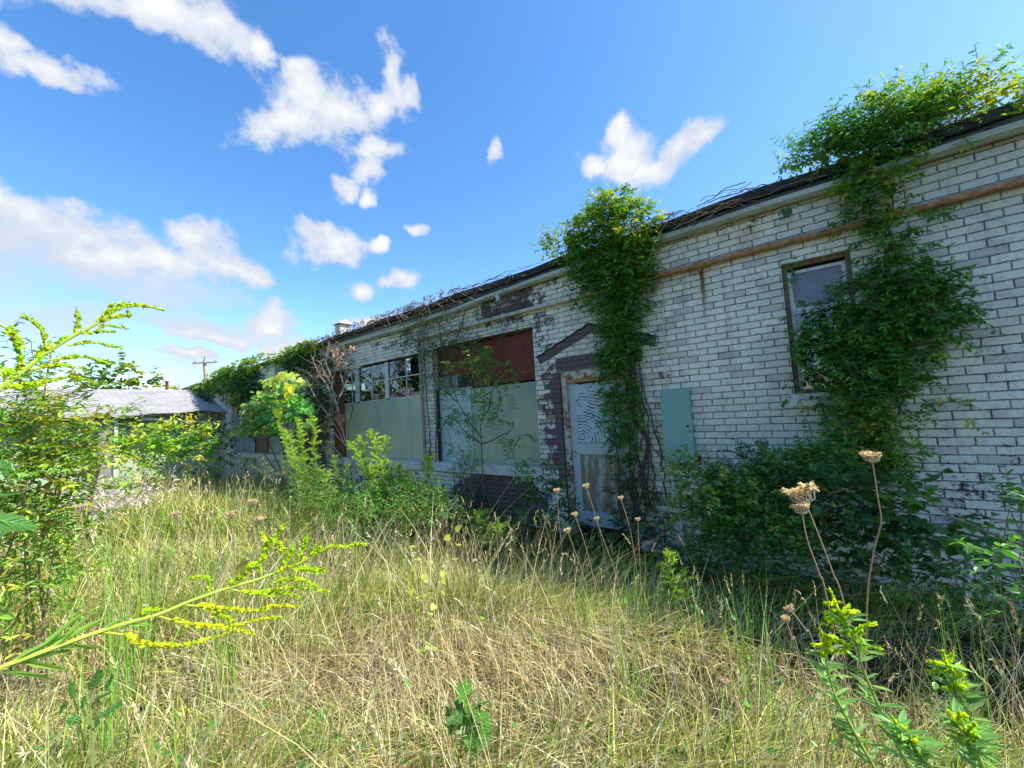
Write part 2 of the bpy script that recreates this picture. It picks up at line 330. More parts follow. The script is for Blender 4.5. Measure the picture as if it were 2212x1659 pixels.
SHAPES['round'] = strip([(0,.01),(.10,.22),(.25,.38),(.42,.47),(.58,.46),(.72,.38),(.84,.26),(.94,.13),(1,0)])
def leaves(mb, pos, axis, normal, L, Wd, col, shape='oval'):
    T, Fc = SHAPES[shape]; T = np.array(T); pos = np.asarray(pos); n = len(pos)
    if n == 0: return
    axis = nrm(axis); side = nrm(np.cross(normal, axis)); nn = np.cross(axis, side)
    L = np.broadcast_to(L, (n,)); Wd = np.broadcast_to(Wd, (n,))
    v = pos[:, None]+axis[:, None]*(T[None, :, 0:1]*L[:, None, None])+side[:, None]*(T[None, :, 1:2]*Wd[:, None, None])+nn[:, None]*(T[None, :, 2:3]*L[:, None, None])
    k = len(T); f = (np.arange(n)*k)[:, None, None]+np.array(Fc)[None]
    c = np.repeat(np.broadcast_to(np.asarray(col), (n, 3)), k, 0)
    mb.add(v.reshape(-1, 3), f.reshape(-1, len(Fc[0])), c)
def rdir(n, zbias=0, flat=1):
    d = rng.normal(size=(n, 3)); d[:, 2] = d[:, 2]*flat+zbias; return nrm(d)
def blades(mb, p0, h, lean, wid, col, seg=3, droop=.3):   # lean (n,2) horizontal tip offset in heights
    n = len(p0); t = np.linspace(0, 1, seg+1)
    lx = np.concatenate([lean, np.zeros((n, 1))], 1); a = rng.uniform(0, 2*math.pi, n)
    side = np.stack([np.cos(a), np.sin(a), np.zeros(n)], 1)
    ln = np.linalg.norm(lean, axis=1)
    up = h[:, None]*(t[None]-droop*np.minimum(ln, 1.6)[:, None]*t[None]**2.2)
    c = p0[:, None]+lx[:, None]*(h[:, None]*(t**1.6)[None])[:, :, None]; c[:, :, 2] += up
    w = wid[:, None]*np.maximum(1-t**2.0, .06)[None]*.5
    v = np.stack([c-side[:, None]*w[:, :, None], c+side[:, None]*w[:, :, None]], 2).reshape(n, -1, 3)
    k = 2*(seg+1); q = np.array([(2*i, 2*i+1, 2*i+3, 2*i+2) for i in range(seg)])
    mb.add(v.reshape(-1, 3), ((np.arange(n)*k)[:, None, None]+q[None]).reshape(-1, 4), np.repeat(col, k, 0))
def sprigs(lf, st, p0, d0, length, nodes, Ll, Lw, cols, stemcol=(.13, .09, .05), grav=.25, shape='oval', face=None, sr=.0016):
    n = len(p0); tt = np.arange(1, nodes+1)/nodes
    s_ = length[:, None]*tt[None]
    P = p0[:, None]+d0[:, None]*s_[:, :, None]; P[:, :, 2] -= grav*s_**2/np.maximum(length[:, None], .05)
    P += rng.normal(0, .006, P.shape)
    D = nrm(np.gradient(P, axis=1)) if nodes > 1 else d0[:, None]
    for sgn in (-1, 1):
        up = rng.normal(0, .35, P.shape); up[..., 2] += 1
        if face is not None: up += np.asarray(face)
        sd = nrm(np.cross(D, nrm(up)))*sgn
        ax = nrm(sd+.55*D+rng.normal(0, .28, P.shape)); ax[..., 2] -= .18
        m = n*nodes; sz = (rng.uniform(.6, 1.25, (n, nodes))*(1.05-.45*tt)[None]).ravel()
        c = cols[rng.integers(0, len(cols), m)] if cols.ndim == 2 and len(cols) != n else np.repeat(cols, nodes, 0)
        c = np.clip(c*rng.uniform(.75, 1.3, (m, 1)), 0, .9)
        leaves(lf, P.reshape(-1, 3), ax.reshape(-1, 3), nrm(up).reshape(-1, 3), Ll*sz, Lw*sz, c, shape)
    if st is not None:
        e = nrm(rng.normal(size=(n, 3)))*sr; Q = np.concatenate([p0[:, None], P], 1)
        v = np.stack([Q-e[:, None], Q+e[:, None]], 2).reshape(n, -1, 3); k = 2*(nodes+1)
        q = np.array([(2*i, 2*i+1, 2*i+3, 2*i+2) for i in range(nodes)])
        st.add(v.reshape(-1, 3), ((np.arange(n)*k)[:, None, None]+q[None]).reshape(-1, 4), np.asarray(stemcol, float))
GR = np.array([(.045,.13,.022),(.06,.17,.028),(.08,.20,.03),(.055,.15,.03),(.10,.23,.035),(.07,.16,.025)])*1.5
YG = np.array([(.20,.32,.035),(.14,.27,.03),(.28,.36,.04),(.10,.22,.03),(.40,.38,.05),(.16,.30,.05)])*1.15
YY = np.array([(.50,.42,.04),(.42,.42,.05),(.30,.38,.04),(.22,.32,.04)])
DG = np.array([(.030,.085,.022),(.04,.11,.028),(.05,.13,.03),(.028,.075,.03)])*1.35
OL = np.array([(.10,.14,.04),(.13,.16,.05),(.16,.15,.06),(.20,.13,.06),(.09,.13,.03)])
# ------------------------------------------------------------------ setting: ground
def hill(x, y): return .05*np.sin(x*.7+1)*np.cos(y*.45)+.03*np.sin(x*1.9+y*1.3)
xs = np.concatenate([np.linspace(-140, -12, 18)[:-1], np.linspace(-12, 20, 65), np.linspace(20, 140, 14)[1:]])
ys = np.concatenate([np.linspace(-140, -10, 18)[:-1], np.linspace(-10, 30, 81), np.linspace(30, 160, 14)[1:]])
X, Y = np.meshgrid(xs, ys); Z = hill(X, Y)*((np.abs(X) < 30) & (np.abs(Y) < 40)); mb = MB(); ny, nx = X.shape
i = (np.arange(ny-1)[:, None]*nx+np.arange(nx-1)[None]).ravel()
mb.add(np.stack([X, Y, Z], -1).reshape(-1, 3), np.stack([i, i+1, i+nx+1, i+nx], -1)); o = mb.build('ground', SOIL, smooth=True)
tag(o, 'soil under the overgrown field', 'ground', kind='structure'); del o['category']; del o['label']
# ------------------------------------------------------------------ the long brick building
YA, YB = -4.0, 22.5
bld = thing('brick_building', 'long low building of peeling white painted brick with vines, boarded windows and a sagging eave', 'building', (WX, 9, 0))
OP = [(-.21, .30, 1.63, 2.87), (1.90, 2.84, 0.0, 2.11), (3.25, 5.44, .84, 2.81), (5.81, 9.05, .84, 2.78), (11.3, 15.78, .84, 2.78)]
mb = MB(); x0, x1 = WX, WX+.28; y = YA
for (a, b, z0, z1) in OP:
    mb.box(x0, x1, y, a, -.3, 3.5); 
    if z0 > 0: mb.box(x0, x1, a, b, -.3, z0)
    mb.box(x0, x1, a, b, z1, 3.5); y = b
mb.box(x0, x1, y, YB, -.3, 3.5)
wall = mb.build('front_wall', BRICK, bld)
mb = MB()
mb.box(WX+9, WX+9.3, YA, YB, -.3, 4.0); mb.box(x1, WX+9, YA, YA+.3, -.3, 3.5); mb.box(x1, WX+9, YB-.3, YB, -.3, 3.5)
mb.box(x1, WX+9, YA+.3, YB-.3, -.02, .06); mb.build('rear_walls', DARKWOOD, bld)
# roof slab: a tar edge above a grey fascia
def ez(y): return np.interp(y, [-4, 1.4, 3.2, 8.5, 13, 18.7, 23], [3.645, 3.625, 3.60, 3.545, 3.46, 3.42, 3.37])
yy = np.linspace(YA-.2, YB+.2, 60); mb = MB(); prof = [(-.10, -.085), (-.10, 0), (9.4, .75), (9.4, .62), (.05, -.085)]
V = []
for a in yy: V += [(WX+px_, a, ez(a)+pz+(.012*math.sin(a*3.1)+.008*math.sin(a*7.7) if pz <= 0 else 0)) for px_, pz in prof]
k = 5; f = [(i*k+j, i*k+(j+1) % k, (i+1)*k+(j+1) % k, (i+1)*k+j) for i in range(len(yy)-1) for j in range(k)]
mb.add(V, f); mb.add([V[j] for j in range(5)], [(0, 1, 2, 3, 4)]); mb.add([V[-5+j] for j in range(5)], [(4, 3, 2, 1, 0)])
mb.build('roof', TAR, bld)
mb = MB(); yy = np.linspace(YA, YB, 50)
for a, b in zip(yy[:-1], yy[1:]):
    mb.add([(WX-.045, a, 3.42), (WX-.045, b, 3.42), (WX-.045, b, ez(b)-.086), (WX-.045, a, ez(a)-.086),
            (WX+.02, a, 3.42), (WX+.02, b, 3.42)], [(0, 1, 2, 3), (4, 5, 1, 0)])
mb.build('fascia', FASCIA, bld)
def gz(y): return np.interp(y, [-4, 1.4, 3.2, 5.25, 6.3, 8.45], [3.475, 3.47, 3.44, 3.34, 3.32, 3.335])
mb = MB(); yy = np.linspace(YA, 8.45, 60); k = 6
pr = [(-.048, .012), (-.12, .022), (-.132, .010), (-.122, -.024), (-.085, -.044), (-.048, -.046)]
V = []
for a in yy:
    zc = gz(a)-.02+.004*math.sin(a*5); V += [(WX+p, a, zc+q) for p, q in pr]
mb.add(V, [(i*k+j, i*k+(j+1) % k, (i+1)*k+(j+1) % k, (i+1)*k+j) for i in range(len(yy)-1) for j in range(k)])
mb.add(V[-6:], [(0, 1, 2, 3, 4, 5)])
gt = mb.build('gutter', GUTTER, bld)
mb = MB(); mb.tube([(WX-.09, 3.78, 3.38), (WX-.09, 3.78, 3.30), (WX-.115, 3.76, 3.24)], [.035, .035, .037], 10); mb.build('outlet_spout', GUTTER, gt)
# window over the door side: one sash, dusty pane above, darker below
def frame(mbx, X, y0, y1, z0, z1, w, d):
    mbx.box(X, X+d, y0, y0+w, z0, z1); mbx.box(X, X+d, y1-w, y1, z0, z1)
    mbx.box(X, X+d, y0+w, y1-w, z0, z0+w); mbx.box(X, X+d, y0+w, y1-w, z1-w, z1)
win = thing('small_window', '', '', (WX, .04, 1.63)); win.parent = bld; win.location = np.array((WX, .04, 1.63))-LOC[bld.name]; win.name = 'sash_window'; LOC['sash_window'] = np.array((WX, .04, 1.63))
def delprops(o):
    for k_ in ('label', 'category'):
        if k_ in o: del o[k_]
delprops(win)
mb = MB(); frame(mb, WX+.06, -.208, .298, 1.632, 2.868, .035, .06); mb.build('frame', OLDWOOD, win)
mb = MB(); frame(mb, WX+.075, -.172, .262, 2.41, 2.80, .03, .03); mb.box(WX+.075, WX+.105, -.172, .262, 2.385, 2.408); mb.box(WX+.08,WX+.11,-.172,-.145,1.67,2.385);mb.box(WX+.08,WX+.11,.235,.262,1.67,2.385); mb.build('sash', WHITE, win)
mb = MB(); mb.box(WX+.09, WX+.095, -.14, .23, 2.44, 2.77); mb.build('upper_pane', FROST, win)
mb = MB(); mb.box(WX+.10, WX+.104, -.145, .235, 1.668, 2.385); mb.build('lower_pane', GLASS, win)
mb = MB(); mb.box(WX-.05, WX+.06, -.26, .34, 1.515, 1.628); mb.build('window_sill', WHITE, bld)
# door and its frame
dr = thing('boarded_door', '', '', (WX, 2.37, 0)); delprops(dr); dr.parent = bld; dr.location = dr.location-Vector(LOC[bld.name])
mb = MB(); mb.box(WX+.01, WX+.12, 2.765, 2.838, 0.0, 2.108); mb.box(WX+.01, WX+.12, 1.902, 1.972, 0, 2.108); mb.box(WX+.01, WX+.12, 1.972, 2.765, 2.0, 2.108); mb.build('door_frame', RUSTWOOD, dr)
mb = MB(); mb.box(WX+.055, WX+.095, 2.66, 2.763, .12, 1.95); mb.box(WX+.055, WX+.095, 1.975, 2.075, .12, 1.95)
mb.box(WX+.055, WX+.095, 2.075, 2.66, .12, .30); mb.box(WX+.055, WX+.095, 2.075, 2.66, 1.02, 1.17); mb.build('door_leaf', BLUEPAINT, dr)
mb = MB(); mb.box(WX+.04, WX+.075, 2.078, 2.657, 1.172, 1.93); mb.build('upper_board', PLY, dr)
mb = MB(); mb.box(WX+.065, WX+.08, 2.078, 2.657, .302, 1.018); mb.build('lower_panel', PEELDOOR, dr)
mb = MB(); mb.box(WX+.02, WX+.11, 1.972, 2.765, 1.952, 1.998); mb.build('transom_strip', RUST, dr)
# scar of the porch roof over the door: bare brick bands with a tar line
mb = MB()
def band(a, b, w, x=WX-.004):
    a = np.array([x, *a]); b = np.array([x, *b]); d = b-a; d /= np.linalg.norm(d); e = np.array([0, -d[2], d[1]]); e = e if e[2] > 0 else -e
    v = [a, b, b-e*w, a-e*w]; v2 = [p+np.array([.003, 0, 0]) for p in v]
    mb.add(v+v2, [(0, 1, 2, 3), (4, 7, 6, 5), (0, 4, 5, 1), (1, 5, 6, 2), (2, 6, 7, 3), (3, 7, 4, 0)])
band((3.20, 2.36), (2.36, 2.68), .12); band((2.355, 2.68), (1.52, 2.38), .12, WX-.0045)
band((2.90, 2.295), (1.72, 2.295), .18, WX-.005)
band((2.965, 2.11), (2.85, 2.11), 1.5, WX-.0055)
mb.build('bare_brick_patch', BARE, bld)
mb = MB(); pts = [(WX-.008, 3.21-.042*i+.004*math.sin(i*2), 2.355+.0163*i+.006*math.sin(i*1.7)) for i in range(21)]; mb.tube(pts, .011, 5)
pts = [(WX-.008, 2.37-.042*i, 2.681-.015*i+.005*math.sin(i*1.9)) for i in range(21)]; mb.tube(pts, .011, 5)
pts = [(WX-.006, 2.845, 2.1-.06*i) for i in range(34)]; mb.tube(pts, .009, 5); mb.build('tar_seam', BLACK, bld)
# boarded bay beside the door
bay = thing('boarded_window', '', '', (WX, 4.35, .84)); delprops(bay); bay.parent = bld; bay.location = bay.location-Vector(LOC[bld.name])
mb = MB(); mb.box(WX+.125, WX+.14, 3.252, 5.438, 2.07, 2.77); mb.build('rust_panel', RUSTPANEL, bay)
mb = MB(); mb.box(WX+.05, WX+.14, 5.405, 5.438, .845, 2.07); mb.box(WX+.09, WX+.16, 3.252, 5.438, 2.772, 2.808); mb.build('frame', DARKWOOD, bay)
mb = MB(); mb.box(WX+.11, WX+.12, 3.252, 4.63, .842, 2.04); mb.build('metal_sheet', SHEET, bay)
mb = MB(); mb.box(WX+.10, WX+.108, 4.632, 5.40, .842, 2.045); mb.build('metal_sheet', SHEETB, bay)
mb = MB(); mb.box(WX+.112, WX+.122, 4.95, 5.38, 2.075, 2.30); mb.build('pane', FROST, bay)
mb = MB(); mb.box(WX+.108, WX+.123, 4.61, 4.93, 2.075, 2.29); mb.build('gap', BLACK, bay)  # solid black sheet painting the shade of an open gap
mb = MB(); mb.box(WX+.10, WX+.12, 4.932, 4.948, 2.05, 2.30); mb.box(WX+.10, WX+.12, 4.60, 5.40, 2.05, 2.07); mb.build('glazing_bar', WHITE, bay)
# glazed bay behind the pier
gb = thing('glazed_window', '', '', (WX, 7.4, .84)); delprops(gb); gb.parent = bld; gb.location = gb.location-Vector(LOC[bld.name])
k1 = (WX+.10)/WX
def sy(a): return a*k1
mb = MB()
for a, b in ((sy(6.71), sy(6.82)), (sy(7.78), sy(7.91))): mb = MB(); mb.box(WX+.06, WX+.13, a, b, 2.03, 2.755); mb.build('mullion', WHITE, gb)
mb = MB(); zt = 2.03; bars = MB()
for (a, b, mid) in ((5.812, sy(6.71), 6.30), (sy(6.82), sy(7.78), sy(7.31)), (sy(7.91), 8.60, 8.25)):
    bars.box(WX+.08, WX+.10, a, b, 2.01, 2.03); bars.box(WX+.08, WX+.10, a, b, 2.405, 2.425)
    bars.box(WX+.081, WX+.099, mid-.011, mid+.011, 2.03, 2.405); bars.box(WX+.081, WX+.099, mid-.011, mid+.011, 2.425, 2.755)
bars.build('glazing_bars', WHITE, gb)
P_ = [(5.812, 6.289, 2.03, 2.405), (6.311, sy(6.71), 2.03, 2.405), (6.311, sy(6.71), 2.425, 2.755),
      (sy(6.82), 7.45, 2.03, 2.405), (7.47, sy(7.78), 2.03, 2.405), (sy(6.82), 7.45, 2.425, 2.755), (7.47, sy(7.78), 2.425, 2.755), (sy(7.91), 8.6, 2.03, 2.405), (sy(7.91), 8.6, 2.425, 2.755)]
for (a, b, c, d) in P_:
    mb = MB(); tx = rng.uniform(-.006, .006)
    mb.add([(WX+.09+tx, a+.001, c), (WX+.09-tx, b-.001, c), (WX+.09-tx, b-.001, d), (WX+.09+tx, a+.001, d)], [(0, 3, 2, 1)]); mb.build('pane', GLASS, gb)
# the broken pane keeps a curved shard of glass on its far side
mb = MB(); aa = np.linspace(-1.45, 1.45, 9); arc = [(WX+.09, 6.02+.12*math.cos(a)*1.0+.04, 2.59+.165*math.sin(a)) for a in aa]
mb.add([(WX+.09, 6.288, 2.426), (WX+.09, 6.288, 2.754)]+arc, [(0, 1, 10, 9), (0, 9, 8, 7), (0, 7, 6, 5), (0, 5, 4, 3), (0, 3, 2, 2)][:4]+[(0, 4, 3, 2)]); mb.build('broken_pane', GLASS, gb)
mb = MB(); mb.box(WX+.095, WX+.105, 5.812, 8.60, .842, 2.008); mb.build('metal_sheet', SHEET, gb)
mb = MB(); mb.box(WX+.07, WX+.13, 8.61, 9.048, .842, 2.776); mb.build('rust_panel', RUSTPANEL, gb)
mb = MB(); mb.box(WX+.04, WX+.16, 5.813, 8.605, 2.757, 2.777); mb.build('frame', DARKWOOD, gb)
# far bay
fb = thing('boarded_window', '', '', (WX, 13.5, .84)); fb.name = 'boarded_window.001'; LOC[fb.name] = np.array((WX, 13.5, .84)); delprops(fb); fb.parent = bld; fb.location = fb.location-Vector(LOC[bld.name])
mb = MB(); mb.box(WX+.10, WX+.11, 11.302, 12.95, .842, 1.95); mb.build('metal_sheet', SHEETD, fb)
mb = MB(); mb.box(WX+.10, WX+.11, 13.85, 15.778, .842, 1.98); mb.build('metal_sheet', SHEETD, fb)
mb = MB(); mb.box(WX+.05, WX+.12, 12.96, 13.84, .842, 1.95); mb.build('bare_boards', OLDWOOD, fb)
mb = MB(); mb.box(WX+.05, WX+.10, 13.74, 13.84, .842, 2.77); mb.box(WX+.05, WX+.09, 15.0, 15.03, 1.985, 2.3); mb.box(WX+.05, WX+.09, 15.52, 15.55, 1.985, 2.3); mb.build('frame', WHITE, fb)
mb = MB(); mb.box(WX+.125, WX+.135, 11.302, 15.778, 1.985, 2.775); mb.build('rust_panel', RUSTWOOD if 0 else plain('faded_red_board', (.25, .06, .035), (.14, .04, .03), .7, 5), fb)
mb = MB(); mb.box(WX-.03, WX+.01-.012, 12.1, 13.1, 2.84, 3.38); mb.build('sign_board', WHITE, bld)
mb = MB(); mb.box(WX-.06, WX-.003, 15.80, 16.06, 0, 2.15); mb.build('pilaster', WHITE, bld)
# sills
for a, b in ((3.22, 4.0), (4.003, 4.8), (4.803, 5.46), (5.80, 6.9), (6.903, 8.0), (8.003, 9.07), (11.25, 13.0), (13.003, 15.8)):
    mb = MB(); mb.box(WX-.06, WX+.10, a, b, .70+rng.uniform(-.005, .005), .836)
    mb.build('sill', WHITE, bld)
# pipe along the wall (rusty near, cream beyond the door) with a bracket, and its drop on the pier
mb = MB(); ys_ = np.linspace(YA, 2.1, 30); mb.tube([(WX-.05, a, 3.055+.004*math.sin(a*4)) for a in ys_], .030, 8); mb.build('rusty_pipe', RUST, bld, smooth=True)
mb = MB(); ys_ = np.linspace(2.1, 5.68, 20); mb.tube([(WX-.05, a, 3.055-.004*a) for a in ys_], .030, 8); cp = mb.build('cream_pipe', CREAM, bld, smooth=True)
mb = MB(); mb.tube([(WX-.05, 5.68, 3.03), (WX-.05, 5.72, 3.0), (WX-.05, 5.72, 2.9), (WX-.045, 5.70, 2.0), (WX-.045, 5.69, .7)], .027, 8)
mb.tube([(WX-.045, 5.70, 1.63), (WX-.045, 5.70, 1.58)], .034, 8); mb.build('drop_pipe', plain('brown_pipe', (.30, .20, .14), (.42, .36, .30), .8, 14), bld, smooth=True)
mb = MB(); mb.tube([(WX-.05, .98, 3.06), (WX-.05, 1.035, 3.06)], .042, 8); mb.tube([(WX-.05, 1.04, 3.06), (WX-.05, 1.06, 3.06)], .038, 8); mb.tube([(WX-.05, 1.0, 3.11), (WX-.05, 1.0, 2.99)], .012, 6); mb.build('pipe_coupling', RUST, bld)
mb = MB(); mb.tube([(WX-.02, 1.42, 2.75), (WX-.02, 1.44, 2.3), (WX-.02, 1.46, 1.77)], .007, 5); mb.tube([(WX-.02, 1.42, 2.75), (WX-.03, 1.40, 2.78), (WX-.01, 1.38, 2.74)], .012, 5); mb.build('conduit', CREAM, bld)
# vent on the roof
mb = MB(); c0 = at(739, 722, 10.4); c0[0] = 5.6; d = ray(739, 705); c0 = EYE+d*(5.6/d[0])
bx, by, bz = c0; mb.box(bx-.13, bx+.13, by-.13, by+.13, bz-.35, bz+.04)
mb.add([(bx-.2, by-.2, bz+.04), (bx+.2, by-.2, bz+.04), (bx+.2, by+.2, bz+.04), (bx-.2, by+.2, bz+.04), (bx, by-.2, bz+.17), (bx, by+.2, bz+.17)], [(0, 4, 5, 3), (1, 2, 5, 4), (0, 3, 2, 1)])
mb.add([(bx-.2, by-.2, bz+.04), (bx+.2, by-.2, bz+.04), (bx, by-.2, bz+.17)], [(0, 1, 2)]); mb.add([(bx-.2, by+.2, bz+.04), (bx+.2, by+.2, bz+.04), (bx, by+.2, bz+.17)], [(2, 1, 0)])
mb.build('roof_vent', plain('pale_metal', (.62, .56, .52), (.50, .42, .38), .5, 6), bld)
# ------------------------------------------------------------------ electrical cabinet
cab = thing('electrical_cabinet', 'teal green metal electrical cabinet on the white brick wall, right of the door', 'cabinet', (WX, 1.37, .95))
mb = MB(); mb.box(WX-.10, WX-.004, 1.215, 1.50, .975, 1.745); mb.build('housing', TEAL, cab)
mb = MB(); mb.box(WX-.112, WX-.1005, 1.205, 1.51, .965, 1.755); ld = mb.build('cabinet_door', TEAL, cab)
mb = MB(); mb.tube([(WX-.113, 1.245, 1.36), (WX-.121, 1.245, 1.36)], .012, 10); mb.add([(WX-.1211, 1.245+.012*math.cos(a), 1.36+.012*math.sin(a)) for a in np.arange(8)*math.pi/4], [tuple(range(8))]); mb.build('lock', BLACK, ld)
mb = MB(); mb.box(WX-.119, WX-.1125, 1.222, 1.228, 1.29, 1.32); mb.build('hasp', BLACK, ld)
mb = MB(); mb.box(WX-.06, WX-.004, 1.165, 1.212, .985, 1.04); mb.build('clip', BLACK, cab)
mb = MB(); mb.tube([(WX-.05, 1.48, .965), (WX-.05, 1.465, .7), (WX-.06, 1.43, .4), (WX-.09, 1.40, .12), (WX-.1, 1.39, -.05)], .02, 8); mb.build('conduit', WHITE, cab, smooth=True)
# ------------------------------------------------------------------ low side building
wing = thing('low_building', 'low mint green side building with grey shingle roof and a broken drooping eave', 'building', (0, 17, 0))
XW0, XW1 = -11.0, WX-.03
mb = MB(); mb.box(XW0, XW1, 17.0, 17.15, -.2, 2.3); mb.box(XW0, XW1, 23.2, 23.35, -.2, 2.3)
mb.add([(XW0, 17.15, -.2), (XW0, 23.2, -.2), (XW0, 23.2, 2.3), (XW0, 20, 3.1), (XW0, 17.15, 2.3)], [(0, 1, 2, 3, 4)])
for zz_ in (1.9, 1.55): mb.box(XW0, XW1, 16.99, 16.997, zz_, zz_+.02)
wm = mb.build('wall', MINT, wing)
mb = MB(); nx_ = 60; xs_ = np.linspace(XW0-.3, XW1, nx_)
def eav(x): return 16.15+.10*np.sin(x*1.3)+.05*np.sin(x*3.7), 2.23+.03*np.sin(x*2.1)+.02*np.sin(x*5.3)
V = []
for a in xs_:
    ey, e_z = eav(a); V += [(a, ey, e_z), (a, 17.2, 2.50+.01*math.sin(a*3)), (a, 18.6, 2.87+.01*math.sin(a*2)), (a, 20, 3.26), (a, 23.6, 2.3), (a, 23.6, 2.25), (a, 20, 3.2), (a, ey, e_z-.03)]
k = 8; mb.add(V, [(i*k+j, i*k+(j+1) % k, (i+1)*k+(j+1) % k, (i+1)*k+j) for i in range(nx_-1) for j in range(k)]); mb.build('roof', SHINGLE, wing)
mb = MB(); mb.bar((2.42, 16.3, 2.075), (4.54, 16.35, 1.83), .03, .075)
mb.build('fascia_board', WHITE, wing)
mb = MB(); mb.bar((1.7, 16.25, 2.19), (2.45, 16.3, 2.10), .04, .05); mb.bar((2.5, 16.3, 2.16), (3.4, 16.2, 2.13), .05, .05); mb.bar((0.4, 16.2, 2.18), (1.8, 16.2, 2.2), .03, .06); mb.bar((-3, 16.2, 2.16), (0.3, 16.2, 2.17), .03, .07)
mb.build('fascia_board', plain('broken_lumber', (.50, .42, .36), (.32, .26, .22), .8, 9), wing)
for a in (2.42, 2.85, 3.35, 3.95, 4.3):
    mb = MB(); mb.bar((a, 16.1, 2.16-.06*(a > 3)), (a-.28*(a > 3), 17.0, 2.36), .045, .09); mb.build('rafter', plain('rafter_wood', (.30, .22, .17), (.15, .11, .09), .8, 9) if a == 2.42 else bpy.data.materials['rafter_wood'], wing)
mb = MB(); mb.box(1.87, 1.95, 16.45, 16.53, 0, 2.16); mb.build('porch_post', WHITE, wing)
mb = MB(); mb.box(1.55, 1.86, 16.52, 16.60, 0, 2.16); mb.build('porch_post', plain('grey_board', (.30, .29, .28), None, .8), wing)
mb = MB(); mb.tube([(3.89, 21, 2.8), (3.89, 21, 3.68)], .055, 12); fl = mb.build('flue_pipe', plain('maroon_flue', (.22, .05, .06), (.15, .03, .04), .6, 6), wing, smooth=True)
mb = MB(); mb.tube([(3.89, 21, 3.68), (3.89, 21, 3.72), (3.89, 21, 3.78), (3.89, 21, 3.80)], [.12, .13, .09, .02], 12); mb.build('flue_cap', plain('pale_cap', (.75, .75, .76), (.6, .6, .6), .4, 6), fl, smooth=True)
mb = MB(); mb.tube([(4.3, 21, 2.9), (4.3, 21, 3.52)], .05, 10); mb.tube([(4.3, 21, 3.54), (4.3, 21, 3.58)], .075, 10); mb.build('vent_pipe', bpy.data.materials['pale_metal'], wing)
# ------------------------------------------------------------------ utility pole, pipe stub
pole = thing('utility_pole', 'wooden utility pole with one crossarm behind the roof', 'utility pole', (9.95, 40, 0))
mb = MB(); mb.tube([(10.1, 40, -.3), (9.9, 40, 5.5), (9.78, 40, 7.35)], [.17, .14, .12], 10, ); mb.build('pole', plain('pole_wood', (.50, .40, .36), (.38, .30, .26), .85, 5), pole, smooth=True)
mb = MB(); mb.bar((8.95, 39.8, 7.03), (10.6, 39.8, 7.25), .1, .11); ca = mb.build('crossarm', OLDWOOD, pole)
mb = MB(); mb.tube([(9.78, 40, 7.3), (9.78, 40, 7.62)], .04, 6); mb.tube([(9.1, 39.8, 7.1), (9.1, 39.8, 7.24)], .035, 6); mb.tube([(10.45, 39.8, 7.3), (10.45, 39.8, 7.42)], .035, 6); mb.build('insulators', FASCIA, ca)
p0, p1 = onx(2097, 1175, 4.35), onx(2088, 1255, 4.35)
st_ = thing('pipe_stub', 'short white pipe wound with wire, standing in weeds at the wall foot', 'pipe', (p0[0], p0[1], 0))
mb = MB(); mb.tube([(p0[0], p0[1], p0[2]), (p1[0], p1[1], p1[2]), (p1[0], p1[1]+.02, -.1)], .022, 10); mb.build('pipe', WHITE, st_, smooth=True)
mb = MB(); tt = np.linspace(0, 1, 60); mb.tube([p0*(1-a)+p1*a*1.0+np.array([.025*math.cos(a*30), .025*math.sin(a*30), -.05*a]) for a in tt], .0022, 4); mb.build('wire', BLACK, st_)
# ------------------------------------------------------------------ vines
def vine(name, label, cat, blobs, cols, Ll=.056, Lw=.034, group=None, dens=900, slen=(.07, .2), off=(.02, .28), nodes=5, grav=.3, shape='oval', trunks=(), X=WX, out=(-.8, 0, .15), stemcol=(.12, .085, .055)):
    """blobs: (u, v, ru, rv, density[, colour set]) on the plane x = X; foliage stands off it"""
    base = onx(*trunks[0][0], X) if trunks else onx(blobs[0][0], blobs[0][1], X); base[2] = max(0, base[2])
    t = thing(name, label, cat, tuple(base), group)
    lf, st = MB(), MB()
    for b in blobs:
        u, v, ru, rv, dn = b[:5]; cs = b[5] if len(b) > 5 else cols; of = b[6] if len(b) > 6 else off
        c = onx(u, v, X); ry = abs(onx(u+ru, v, X)[1]-onx(u-ru, v, X)[1])/2; rz = abs(onx(u, v+rv, X)[2]-onx(u, v-rv, X)[2])/2
        n = max(6, int(dens*dn*ry*rz*math.pi)); a = rng.uniform(0, 2*math.pi, n); r = np.sqrt(rng.uniform(0, 1, n))
        gap = np.sin(r*ry*9/ry*1.3+a*3+u)*.5+rng.uniform(-.6, .6, n)
        x = X-rng.uniform(of[0], of[1], n)*(1-.5*r)
        p = np.stack([x, c[1]+ry*r*np.cos(a), c[2]+rz*r*np.sin(a)], 1)[gap > -.75]; n = len(p)
        d = nrm(np.array(out)[None]+np.stack([np.zeros(n), np.cos(a[gap > -.75])*r[gap > -.75]*.9, np.sin(a[gap > -.75])*r[gap > -.75]*.7], 1)+rng.normal(0, .55, (n, 3)))
        d[:, 0] = -np.abs(d[:, 0]) if of[0] >= 0 else d[:, 0]
        sprigs(lf, st, p, d, rng.uniform(*slen, n), nodes, Ll, Lw, cs[rng.integers(0, len(cs), n)], stemcol, grav, shape)
    for pl in trunks:                       # woody runners, [(u,v)..] with radius
        P = np.array([onx(u, v, X-.03-.03*random.random()) for (u, v) in pl]); tt = np.linspace(0, len(P)-1, len(P)*5)
        Q = np.stack([np.interp(tt, np.arange(len(P)), P[:, k]) for k in range(3)], 1); Q += rng.normal(0, .008, Q.shape)
        st.tube(Q, np.linspace(.011, .005, len(Q)), 5, (.10, .075, .055))
    lf.build('foliage', LEAF, t); st.build('stem', STEM, t)
    return t
